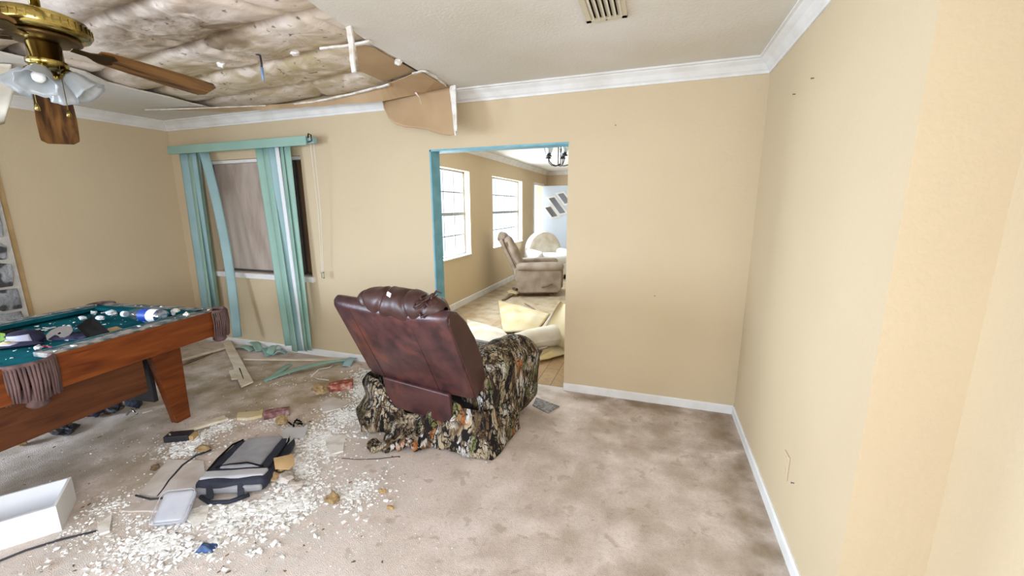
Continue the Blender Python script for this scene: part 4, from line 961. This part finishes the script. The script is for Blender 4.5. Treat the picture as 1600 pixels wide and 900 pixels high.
# drywall sheets on the floor
slab([(216,776),(262,720),(318,722),(322,748),(305,782),(262,778)], .010, 'drywall_sheet', M_dryw, 'flat dusty drywall sheet left of the shoulder bag', 'drywall')
slab([(186,800),(248,776),(330,782),(385,776),(340,800),(300,806),(250,800)], .008, 'drywall_sheet', M_dryw, 'long narrow drywall sheet behind the clear plastic tub', 'drywall')
slab([(296,800),(327,792),(322,812),(300,826),(292,815)], .014, 'drywall_fragment', M_plaster, 'white drywall fragment touching the right side of the clear tub', 'drywall')
slab([(438,676),(450,668),(481,668),(476,684),(440,686)], .004, 'paper_sheet', M_paper, 'pale grey paper sheet lying behind the shoulder bag', 'paper', z=.01, ja=.002)
slab([(508,690),(520,680),(540,682),(536,706),(515,712)], .010, 'drywall_fragment', M_plaster, 'smooth white drywall fragment in the crumbs left of the slipcover tail', 'drywall')
slab([(152,822),(176,806),(172,832),(154,838)], .012, 'drywall_fragment', M_plaster, 'small white drywall fragment at the end of the thin dark cable', 'drywall')
slab([(372,648),(405,646),(411,642),(410,652),(388,657),(372,656)], .02, 'drywall_fragment', M_pad, 'long cream fragment between lath strips and the purple brown brick', 'drywall')
slab([(500,632),(520,622),(548,630),(530,640),(505,645)], .010, 'drywall_fragment', M_dryw, 'pinkish drywall piece in front of the red brick', 'drywall')
# brown paper clumps by the bag
def clump(px, py, s, seed, m, label, name='paper_clump', cat='paper clump', z=0.0, flat=1):
    return lump(Z(px,py,z), s, seed, m, name, label, cat, flat, n=3)
polysheet([Z(428,715,.12), Z(458,711,.12), Z(461,728,.11), Z(452,736,.10), Z(430,734,.10)], .004, 'cardboard_scrap', M_card, 'torn brown paper scrap lying on the corner of the shoulder bag', 'cardboard', wav=.025, ja=.01)
clump(440,736,(.05,.04,.035),21,M_tanins,'tan paper clump at the lower right corner of the shoulder bag')
clump(424,750,(.055,.035,.022),22,M_kraft,'folded brown paper clump below the shoulder bag corner')
clump(447,752,(.05,.04,.02),23,M_dryw,'pinkish grey paper clump right of the folded brown paper')
clump(462,762,(.05,.035,.018),24,M_dryw,'flattened beige clump below the shoulder bag in the crumbs')
clump(520,785,(.03,.03,.022),25,M_tanins,'tan lump half buried in crumbs right of the shoulder bag')
clump(441,663,(.045,.035,.03),26,M_tanins,'brown insulation lump below the purple brown brick')
clump(501,617,(.06,.05,.04),27,M_tanins,'large tan insulation lump leaning on the red brick')
clump(318,706,(.05,.03,.02),28,M_tanins,'tan debris lump left of the shoulder bag top')
clump(243,735,(.02,.02,.015),29,M_dirt,'small dark dirt clod on the carpet left of drywall sheet')
clump(35,697,(.04,.028,.03),30,M_tanins,'small brown block on the carpet beneath the pool table side')
clump(610,795,(.02,.012,.008),31,M_card,'tiny tan flake on open carpet right of the crumbs')
clump(598,770,(.02,.015,.01),32,M_card,'tiny brown flake on the carpet below the slipcover tail')
# bricks
def brick(px, py, rz, s, m, label, tiltx=0, z=0):
    c = Z(px,py,z+s[2]/2); t = thing('brick', label, 'brick', (c.x,c.y,z), rz); P = LM(t)@Matrix.Rotation(tiltx,4,'X')
    MB().rbox((0,0,s[2]/2),s,.006,10,P,amp=.005,fr=25,seed=px).build('brick_body', m, t, smooth=False); return t
brick(533,602,R(38),(.19,.10,.06),M_brick,'broken red brick standing in the crumb heap left of the recliner')
brick(433,645,R(42),(.17,.075,.045),M_brickp,'purple brown brick lying alone between lath strips and recliner')
t = thing('black_block', 'flat black block with a pale tag beside the pool table leg', 'block', tuple(Z(281,687,0)), R(28)); P = LM(t)
MB().rbox((0,0,.025),(.15,.075,.045), .006, 4, P).build('block_body', M_blackpl, t, smooth=True)
MB().box((.075,-.03,.005),(.10,.03,.035), P).build('pale_tag', M_card, t)
# twisted black scraps
b = MB()
for k in range(10):
    c = Z(470+rnd.uniform(-14,14), 661+rnd.uniform(-5,5), .008+rnd.random()*.02); a = rnd.uniform(0,6.28)
    b.bar(c, c+Vector((.04*math.cos(a),.04*math.sin(a),rnd.uniform(-.005,.02))), .012, .003)
tag(b.build('plastic_scrap', M_black), 'shredded black plastic scrap behind the pale grey paper sheet', 'plastic scrap')
# wooden laths and planks
def lath(a, c, w_, th, m, label, name='wood_lath', cat='wood strip', z0=0.0, z1=None, n=(0,0,1)):
    A = Z(a[0],a[1],z0+th/2); B_ = Z(c[0],c[1],(z1 if z1 is not None else z0)+th/2)
    o = MB().bar(A, B_, w_, th).build(name, m, bevel=.002); return tag(o, label, cat)
lath((264,681),(356,654),.035,.018,M_plankw,'whitish lath strip in front, crossing the pool table foot',z0=.03,z1=.012)
lath((296,666),(352,651),.03,.014,M_plankw,'shorter whitish lath strip behind its longer neighbour at the table foot',z0=.0,z1=.0)
lath((262,570),(352,543),.04,.018,M_plankw,'pale lath lying beneath the right corner pocket',z0=.0,z1=.02)
lath((250,584),(330,552),.04,.012,M_taupedk,'grey weathered lath in shadow under the corner pocket')
lath((382,561),(532,562),.045,.014,M_plankw,'long pale lath on the carpet in front of the blind vanes',z0=.012,z1=.0)
lath((352,532),(440,540),.05,.016,M_plankw,'pale lath lying along the skirting behind vane scraps')
t = thing('wood_plank', 'cream notched plank pointing away from the corner pocket', 'plank', tuple(Z(370,570,.03)-Vector((0,0,.02))))
pts = [(348,535),(360,532),(396,598),(377,606),(371,593),(362,594),(358,581),(367,579)]
pj = [Z(px,py,.02) for px, py in pts]; MB().prism(pj, (0,0,.014)).build('plank_body', M_plankw, t, bevel=.002)
MB().prism([Z(373,575,.0345), Z(375,575,.0345), Z(381,592,.0345), Z(380,592,.0345)], (0,0,.001)).build('slot', M_black, t)
# vinyl vane scraps
def vane_scrap(a, c, w_, m, label, bow=.03, tw=0, z=.004, sidex=0):
    A = Z(a[0],a[1],z); B_ = Z(c[0],c[1],z); d = (B_-A).normalized(); x = d.cross(Vector((0,0,1)))
    def fn(u, v):
        s = (u-.5)*w_; an = tw*v; return A.lerp(B_, v)+x*(s*math.cos(an)+sidex*math.sin(v*math.pi))+Vector((0,0,abs(s*math.sin(an))+bow*math.sin(math.pi*v)+.008*(1-(2*u-1)**2)))
    o = MB().grid(fn, 6, 18, .002).build('vinyl_vane', m, smooth=True); return tag(o, label, 'blind vane')
vane_scrap((412,594),(548,566),.085,M_teal,'long mint vinyl vane curling on the carpet toward the recliner',.02,.9,sidex=-.03)
vane_scrap((424,592),(452,570),.07,M_teal,'short mint vane piece joining the long curled vane',.01)
vane_scrap((540,573),(556,560),.09,M_tealblue,'pale mint vane tip standing beside the recliner corner',.03,.3)
vane_scrap((372,543),(396,548),.08,M_teal,'mint vane scrap at the left of the heap by the skirting',.03)
vane_scrap((392,536),(406,550),.08,M_teal,'upright mint vane scrap in the middle of the heap',.05,.4)
vane_scrap((412,545),(424,556),.09,M_tealdk,'darker green vane scrap inside the heap',.03)
vane_scrap((420,556),(436,543),.08,M_teal,'mint vane scrap leaning at the heap front',.05,.5)
vane_scrap((428,554),(448,552),.085,M_tealblue,'pale mint vane scrap at the right end of the heap',.04)
vane_scrap((404,530),(420,536),.08,M_tealdk,'dull green vane scrap against the skirting board',.03)
vane_scrap((492,548),(512,552),.05,M_tealdk,'grey green vane scrap below the skirting right of the blind',.008)
# white thin cords near the long vane
tag(MB().tube([Z(486,589,.004), Z(498,577,.02), Z(515,574,.02), Z(520,570,.02)], .004, 6).build('blind_cord', M_plaster, smooth=True), 'white cord looping over the long curled mint vane', 'cord')
tag(MB().tube([Z(487,588,.004), Z(497,592,.004), Z(514,594,.004)], .004, 6).build('blind_cord', M_plaster, smooth=True), 'short white cord on the carpet below the mint vane', 'cord')
# cables
tag(MB().tube([Z(330,703,.02), Z(306,712,.01), Z(285,727,.012), Z(264,751,.008), Z(255,765,.006), Z(246,776,.006)], .006, 8).build('cable', M_rubber, smooth=True), 'thin black cable curving across the drywall sheet to the bag', 'cable')
tag(MB().tube([Z(212,774,.012), Z(235,780,.014), Z(262,778,.012), Z(290,776,.010)], .005, 8).build('cable', M_rubber, smooth=True), 'short dark cable end between the two drywall sheets', 'cable')
tag(MB().tube([Z(-10,880,.005), Z(40,860,.005), Z(95,843,.005), Z(150,830,.005)], .005, 8).build('cable', M_rubber, smooth=True), 'long dark cable on the carpet in front of the white box', 'cable')
tag(MB().tube([Z(534,716,.004), Z(560,718,.004), Z(590,717,.004), Z(625,713,.004)], .002, 6).build('cable', M_rubber, smooth=True), 'hair thin wire on the carpet below the slipcover tail', 'cable')
# under the pool table
clump(172,644,(.11,.07,.045),41,M_blackpl,'black rubber lump on the floor under the pool table cabinet','rubbish','rubbish')
clump(214,640,(.05,.05,.06),42,M_navy,'dark cloth lump under the pool table nearest the leg','rubbish','rubbish')
clump(150,652,(.06,.05,.04),43,M_clot,'navy cloth lump under the middle of the pool table','rubbish','rubbish')
clump(100,676,(.09,.06,.03),44,M_blackpl,'flat black lump under the pool table toward the left','rubbish','rubbish')
tag(MB().tube([Z(198,648,.02), Z(206,640,.06), Z(214,646,.04)], .008, 8).build('rubbish', M_steel, smooth=True), 'grey metal rod standing in rubbish under the pool table', 'rod')
lath((222,645),(238,641),.02,.006,M_plankw,'tiny pale splinter on the carpet left of the table leg')
# grey mat scrap right of the recliner
slab([(832,634),(838,622),(874,636),(856,646)], .008, 'mat_scrap', M_mat, 'grey woven mat scrap on the carpet right of the recliner', 'mat', ja=.004)

# crumbs ------------------------------------------------------------
protos = []
for i in range(10):
    r3 = random.Random(100+i); bm = bmesh.new()
    for k in range(11): bm.verts.new((r3.uniform(-1,1), r3.uniform(-1,1), r3.uniform(-.55,.55)))
    bmesh.ops.convex_hull(bm, input=bm.verts[:]); 
    for v in [v for v in bm.verts if not v.link_faces]: bm.verts.remove(v)
    zm = min(v.co.z for v in bm.verts)
    for v in bm.verts: v.co = v.co*.5; v.co.z -= zm*.5
    me = bpy.data.meshes.new('plaster_crumb'); bm.to_mesh(me); bm.free(); me.materials.append(M_crumb); protos.append(me)
# each region: centre px, radii px, share, size range (m)
REG = [((450,790),(120,38,-.15),26,(.008,.026)), ((370,800),(90,40,-.2),16,(.010,.030)), ((250,850),(150,45,-.1),18,(.008,.026)),
       ((560,768),(55,26,-.4),8,(.007,.020)), ((505,690),(55,34,-.3),22,(.009,.026)), ((470,735),(40,40,0),10,(.008,.022)), ((572,608),(30,42,.2),34,(.010,.026)), ((536,650),(40,24,-.2),12,(.009,.022)), ((560,648),(40,22,0),8,(.007,.018)),
       ((300,698),(48,20,-.3),10,(.010,.026)), ((345,668),(40,10,-.3),6,(.008,.022)), ((420,660),(60,30,0),4,(.006,.014)), ((180,790),(90,30,-.3),5,(.006,.018)),
       ((430,600),(130,40,0),3,(.006,.012)), ((560,840),(160,60,0),3,(.005,.010)), ((250,700),(140,60,-.2),3,(.006,.012)), ((120,830),(110,40,0),4,(.006,.014)), ((400,740),(250,120,0),4,(.005,.012))]
tot = sum(r_[2] for r_ in REG); r4 = random.Random(11); spots = []
def blocked(p):
    q = LMi_bag@p
    if abs(q.x) < .19 and abs(q.y) < .25: return True
    q = LMi_rec@p
    if abs(q.x) < .47 and -.03 < q.y < .85: return True
    q = LMi_box@p
    return -.37 < q.x < .27 and -.15 < q.y < .14
bagE = [o for o in bpy.data.objects if o.name == 'laptop_bag'][0]; recE = bpy.data.objects['recliner']; boxE = bpy.data.objects['open_box']
LMi_bag, LMi_rec, LMi_box = LM(bagE).inverted(), LM(recE).inverted(), LM(boxE).inverted()
for (c, rd, sh, sz) in REG:
    for k in range(int(15000*sh/tot)):
        g = min(2.2, abs(r4.gauss(0, .62))); a = r4.uniform(0, 6.283); x, y = g*rd[0]*math.cos(a), g*rd[1]*math.sin(a); ca, sa = math.cos(rd[2]), math.sin(rd[2])
        px, py = c[0]+x*ca-y*sa, c[1]+x*sa+y*ca
        p = Z(px, min(py, 960), 0)
        if noise.noise(Vector((p.x*5, p.y*5, 3))) < r4.uniform(-.6,.15): continue
        if blocked(p) or p.x < LX+.1 or p.y > D-.03: continue
        s = 1.22*(sz[0]+(sz[1]-sz[0])*r4.random()**2.0); spots.append((s*1.0/p.length, s, p, px, py))
spots.sort(key=lambda q: -q[0])
inview = [q for q in spots if 0 < q[3] < 1600 and q[4] < 895]
big = inview[:300]; ids = set(id(q) for q in big); first = None
CL = 'white plaster crumb lying loose in the rubble on the carpet'
for k, q in enumerate(big):
    o = bpy.data.objects.new('plaster_crumb', protos[k % 10]) if first is None or k < 10 else None
    if o is None: o = first[k % 10].copy()
    C.objects.link(o); o.location = q[2]; o.rotation_euler = (0, 0, r4.uniform(0,6.28)); s = q[1]*1.15; o.scale = (s, s*r4.uniform(.6,1), s*r4.uniform(.6,1))
    tag(o, CL, 'plaster crumb', 'larger plaster crumbs scattered over the carpet')
    first = (first or [])+[o] if k < 10 else first
b = MB(); pm = [([v.co.copy() for v in m_.vertices], [tuple(f.vertices) for f in m_.polygons]) for m_ in protos]
for k, q in enumerate(spots):
    if id(q) in ids: continue
    vs, fs = pm[k % 10]; s = q[1]; M = Matrix.Translation(q[2])@Matrix.Rotation(r4.uniform(0,6.28),4,'Z')@Matrix.Diagonal((s, s*r4.uniform(.6,1), s*r4.uniform(.5,.9), 1))
    b.add(vs, fs, M)
o = b.build('plaster_rubble', M_crumb); tag(o, 'fine white plaster rubble strewn over the carpet around the bag and recliner', 'rubble'); o['kind'] = 'stuff'
# crumbs and dust on the pool table rails and bed
b = MB(); Pp = LM(bpy.data.objects['pool_table'])
for k in range(420):
    lx = r4.uniform(-hw+.01, hw-.01); ly = r4.uniform(-.95, hl-.02); on_rail = abs(lx) > hw-.10 or ly > hl-.09; 
    if not on_rail and abs(lx) > hw-.19: continue
    if not on_rail and ly > hl-.19: continue
    z = .8005 if on_rail else BZ+.0005
    if abs(ly) < .09 and on_rail: continue
    s = (.006+.030*r4.random()**3); vs, fs = pm[k % 10]
    b.add(vs, fs, Pp@Matrix.Translation((lx,ly,z))@Matrix.Rotation(r4.uniform(0,6.28),4,'Z')@Matrix.Diagonal((s, s*.8, s*.5, 1)))
o = b.build('plaster_rubble', M_crumb); tag(o, 'pale plaster rubble strewn over the pool table felt and rails', 'rubble'); o['kind'] = 'stuff'
# dark specks of dirt on the carpet
b = MB()
for k in range(260):
    p = Z(r4.uniform(0, 640), r4.uniform(560, 899), 0)
    if blocked(p) or p.x < LX+.1: continue
    s = .004+.02*r4.random()**3; vs, fs = pm[k % 10]
    b.add(vs, fs, Matrix.Translation(p)@Matrix.Rotation(r4.uniform(0,6.28),4,'Z')@Matrix.Diagonal((s, s*.5, s*.4, 1)))
o = b.build('dirt_specks', M_dirt); tag(o, 'dark brown dirt specks scattered over the carpet', 'dirt'); o['kind'] = 'stuff'

# ================================================================== RIGHT WALL DETAILS
c = X(1229,727,RX); t = thing('wall_outlet', 'painted over electrical outlet low on the right wall', 'outlet', (RX,c.y,c.z-.06))
MB().box((RX-.006,c.y-.036,c.z-.058),(RX,c.y+.036,c.z+.058)).build('cover_plate', M_wall, t, bevel=.002)
b = MB(); b.box((RX-.0085,c.y-.016,c.z+.010),(RX-.005,c.y+.016,c.z+.040)); b.box((RX-.0085,c.y-.016,c.z-.040),(RX-.005,c.y+.016,c.z-.010)); b.build('socket_faces', M_wall, t, bevel=.002)
for (px, py), ax, v, lab in [((1272,122),0,RX,'small nail in the upper right wall near the crown'), ((1243,147),0,RX,'small nail in the right wall lower than its neighbour'), ((1023,462),1,D,'small nail in the back wall right of the doorway'), ((962,196),1,D,'small nail high in the back wall under the crown'), ((1241,755),0,RX,'small nail just below the right wall outlet')]:
    c = at(px, py, ax, v); n_ = Vector((-1,0,0)) if ax == 0 else Vector((0,-1,0))
    tag(MB().tube([c, c+n_*.010, c+n_*.0101, c+n_*.012], [.002,.002,.004,.004], 8).build('nail', M_alu), lab, 'nail')

# ================================================================== HALL BEYOND THE DOORWAY
# taupe recliner, side on
t = thing('recliner', 'soiled taupe rocker recliner standing side on beyond the doorway', 'recliner', tuple((Z(812,466)+Z(874,466))/2+Vector((-.19,.45,0))), math.atan2(.27,.68)-math.pi/2); P = LM(t)
# local: y forward, x right (camera side = +x)
for s in (-1, 1):
    side = [(-.34,.10),(-.30,.07),(.34,.07),(.40,.12),(.41,.40),(.38,.50),(-.40,.50),(-.42,.40)]
    MB().prism([(s*.40-s*.13,y,z) for y, z in side], (s*.13,0,0), P).build('side_panel', M_taupe, t, bevel=.03)
    MB().rbox((s*.335,.03,.52),(.19,.80,.13), .055, 8, P, amp=.006, puff=.01).build('armrest', M_taupe, t, smooth=True)
MB().rbox((0,.06,.40),(.50,.62,.20), .06, 8, P, puff=.02).build('seat_cushion', M_taupe, t, smooth=True)
MB().rbox((0,.40,.30),(.54,.10,.36), .04, 8, P).build('footrest', M_taupedk, t, smooth=True)
Tb = P@Matrix.Translation((0,-.30,.28))@Matrix.Rotation(R(25),4,'X')
MB().rbox((0,-.01,.38),(.62,.07,.80), .03, 8, Tb).build('back_shell', M_taupe, t, smooth=True)
MB().rbox((0,.09,.44),(.60,.16,.64), .07, 10, Tb, puff=.03, amp=.008).build('back_cushion', M_taupe, t, smooth=True)
MB().rbox((0,.04,.78),(.46,.14,.14), .065, 10, Tb, puff=.03, amp=.008).build('head_roll', M_taupe, t, smooth=True)
MB().box((.306,.03,.10),(.314,.075,.70), Tb).build('side_gusset', M_taupedk, t)
MB().tube([P@Vector(p) for p in ((.41,.05,.18),(.425,.10,.19),(.425,.24,.23))], .014, 8).build('recline_lever', M_taupedk, t, smooth=True)
b = MB(); b.box((-.30,-.32,.035),(-.24,.34,.075), P); b.box((.24,-.32,.035),(.30,.34,.075), P); b.box((-.33,-.42,.0),(.33,-.36,.035), P); b.box((-.33,.20,.0),(.33,.28,.035), P); b.box((-.25,-.42,.0),(-.20,.25,.036), P); b.box((.20,-.42,.0),(.25,.25,.036), P)
b.build('rocker_base', M_brownboard, t)
# cream armchair further back
t = thing('armchair', 'cream round backed armchair with white covers near the open front door', 'armchair', (-2.14,8.6,0), R(180+40)); P = LM(t)
# local y forward (towards the camera, turned)
def roundback(u, v):
    a = math.pi*u; x = -.40*math.cos(a); z = .42+.56*math.sin(a)**.8 if 0 < u < 1 else .42
    return x, z
n = 24; poly = [(-.38,-.36,.40)]+[(-.40*math.cos(math.pi*i/n), -.36, .42+.56*max(0,math.sin(math.pi*i/n))**.75) for i in range(n+1)]+[(.38,-.36,.40)]
MB().prism(poly, (0,.17,0), P@Matrix.Translation((0,0,.0))).build('backrest', M_cream, t, bevel=.04)
poly = [(x*1.05, -.40, z*1.02-.01) for x, y, z in poly]
MB().prism(poly, (0,.05,0), P).build('back_cover', M_white, t, bevel=.015)
MB().rbox((0,.02,.42),(.62,.62,.20), .08, 8, P, puff=.02).build('seat_cushion', M_white, t, smooth=True)
for s in (-1, 1): MB().rbox((s*.36,.02,.40),(.17,.66,.42), .07, 8, P, puff=.01, amp=.01).build('armrest', M_white, t, smooth=True)
MB().rbox((0,0,.22),(.70,.62,.28), .04, 6, P).build('base', M_white, t, smooth=True)
for sx in (-1, 1):
    for sy in (-1, 1): MB().box((sx*.28-.03,sy*.26-.03,0),(sx*.28+.03,sy*.26+.03,.09), P).build('foot', M_blackpl, t)
# carpet pad pieces
def pad(c00, c10, c11, c01, name, m, label, bul, amp, seed, th=.012, nu=26, nv=26, cat='carpet pad'):
    def fn(u, v):
        p = (c00.lerp(c10, u)).lerp(c01.lerp(c11, u), v); e = math.sin(math.pi*u)*math.sin(math.pi*v)
        p = p+Vector((0,0,bul*e+amp*(.5+noise.noise(Vector((u*3+seed, v*3, seed))))*(.3+e)))
        p.x += .03*noise.noise(Vector((u*4, v*4, seed+3))); p.z = max(p.z, .012); return p
    return tag(MB().grid(fn, nu, nv, th).build(name, m, smooth=True), label, cat)
pad(Z(778,470,.02), Z(860,492,.04), Z(838,520,.02), Z(786,520,.02), 'carpet_pad', M_pad, 'folded cream carpet pad lying behind the recliner arm, nearest the taupe chair', .05, .03, 2)
pad(Z(730,500,.02), Z(786,517,.03), Z(812,548,.02), Z(735,560,.02), 'carpet_pad', M_padw, 'pale carpet pad spread on the floor behind the leather recliner back', .03, .03, 5)
def curl(u, v, off=0):
    # a stiff sheet standing on edge, its left border curving up to a point
    Lp_ = [(838,522),(851,505),(863,488),(875,471)]; Rp_ = [(886,548),(887,522),(887,498),(886,478)]
    k = v*3; i_ = min(int(k), 2); f_ = k-i_
    a = Vector(Lp_[i_]).lerp(Vector(Lp_[i_+1]), f_); c_ = Vector(Rp_[i_]).lerp(Vector(Rp_[i_+1]), f_); q = a.lerp(c_, u)
    p = Y(q.x, q.y, 4.25-.25*u+.10*math.sin(u*3)*v-.05*v); p.z = max(.014, p.z); return p
t = thing('carpet_pad', 'stiff yellow carpet pad standing upright by the doorway right side', 'carpet pad', tuple(curl(.5, 0)))
MB().grid(curl, 18, 18, .02).build('pad_sheet', M_pad, t, smooth=True)
MB().grid(lambda u, v: curl(u*.13*(1-v*.6), v)+Vector((0,-.012,0)), 4, 18, .012).build('torn_white_edge', M_padw, t, smooth=True)
def roll(a, c, r0, r1, m, label, seed, sq=.75):
    A = a; B_ = c; d = (B_-A).normalized(); nx = d.cross(Vector((0,0,1))); 
    def fn(u, v):
        an = 2*math.pi*v; e = min(1, (u*(1-u)*14)**.5) if 0 < u < 1 else .02; r_ = (r0+(r1-r0)*u)*e*(1+.15*noise.noise(Vector((u*4+seed, math.cos(an), math.sin(an)))))
        return A.lerp(B_, u)+nx*r_*math.cos(an)+Vector((0,0,r_*sq*math.sin(an)))
    return tag(MB().grid(fn, 26, 20).build('carpet_roll', m, smooth=True), label, 'carpet roll')
roll(Z(800,535,.11), Z(884,520,.16), .12, .17, M_padw, 'bulky off-white rolled pad lying in the doorway beside the recliner arm', 1)
pad(Z(838,566,.02), Z(900,548,.02), Z(898,520,.02), Z(850,545,.03), 'carpet_pad', M_pad, 'yellow pad edge under the off-white roll in the doorway', .02, .03, 9)
# bits by the chair
lath((786,469),(798,462),.05,.02,M_brownboard,'dark wood piece behind the taupe recliner base')
tag(MB().tube([Z(820,474,.01), Z(830,480,.01), Z(836,484,.01)], .010, 6).build('wood_splinter', M_taupedk), 'short brown splinter on the floor before the taupe recliner', 'splinter')
clump(800,462,(.10,.07,.04),51,M_pad,'yellow foam lump under the back of the taupe recliner','foam_lump','foam')
# chandelier
cc = Y(874,258,6.2); t = thing('chandelier', 'black iron chandelier with upturned clear glass shades beyond the doorway', 'chandelier', (cc.x,cc.y,cc.z)); 
MB().tube([(cc.x-.018,cc.y,cc.z),(cc.x-.02,cc.y,cc.z+.10),(cc.x-.018,cc.y,H-.03)], .007, 8).build('stem', M_iron, t, smooth=True)
MB().tube([(cc.x+.018,cc.y,cc.z),(cc.x+.02,cc.y,cc.z+.10),(cc.x+.018,cc.y,H-.03)], .007, 8).build('stem', M_iron, t, smooth=True)
MB().lathe([(.0,H-.03),(.06,H-.03),(.06,H-.001),(0,H-.001)], 20, Matrix.Translation((cc.x,cc.y,0))).build('canopy', M_iron, t, smooth=True)
MB().lathe([(0,-.02),(.02,-.01),(.025,.01),(0,.02)], 14, Matrix.Translation(cc)).build('hub', M_iron, t, smooth=True)
for k in range(5):
    a = R(180-20+72*k); d = Vector((math.cos(a),math.sin(a),0)); r_ = .20
    MB().tube([cc, cc+d*.07-Vector((0,0,.012)), cc+d*.14+Vector((0,0,.005)), cc+d*.19+Vector((0,0,.05)), cc+d*r_+Vector((0,0,.11))], .007, 8).build('arm', M_iron, t, smooth=True)
    e = cc+d*r_+Vector((0,0,.11)); Mx = Matrix.Translation(e)
    MB().lathe([(0,0),(.04,.0),(.045,.012),(.028,.02),(.03,.05),(0,.05)], 16, Mx).build('candle_cup', M_iron, t, smooth=True)
    sh = MB().lathe([(.032,.04),(.045,.07),(.058,.11),(.075,.15)], 20, Mx, cap=False).build('glass_shade', M_bottle, t, smooth=True)
    MB().lathe([(0,.05),(.015,.055),(.022,.09),(.008,.12),(0,.122)], 12, Mx).build('bulb', M_bulb, t, smooth=True)
# tidy helper properties
for o in PARTS:
    for k_ in ('_o', '_r'):
        if k_ in o: del o[k_]
for o in bpy.data.objects:
    for k_ in ('_o', '_r'):
        if k_ in o: del o[k_]
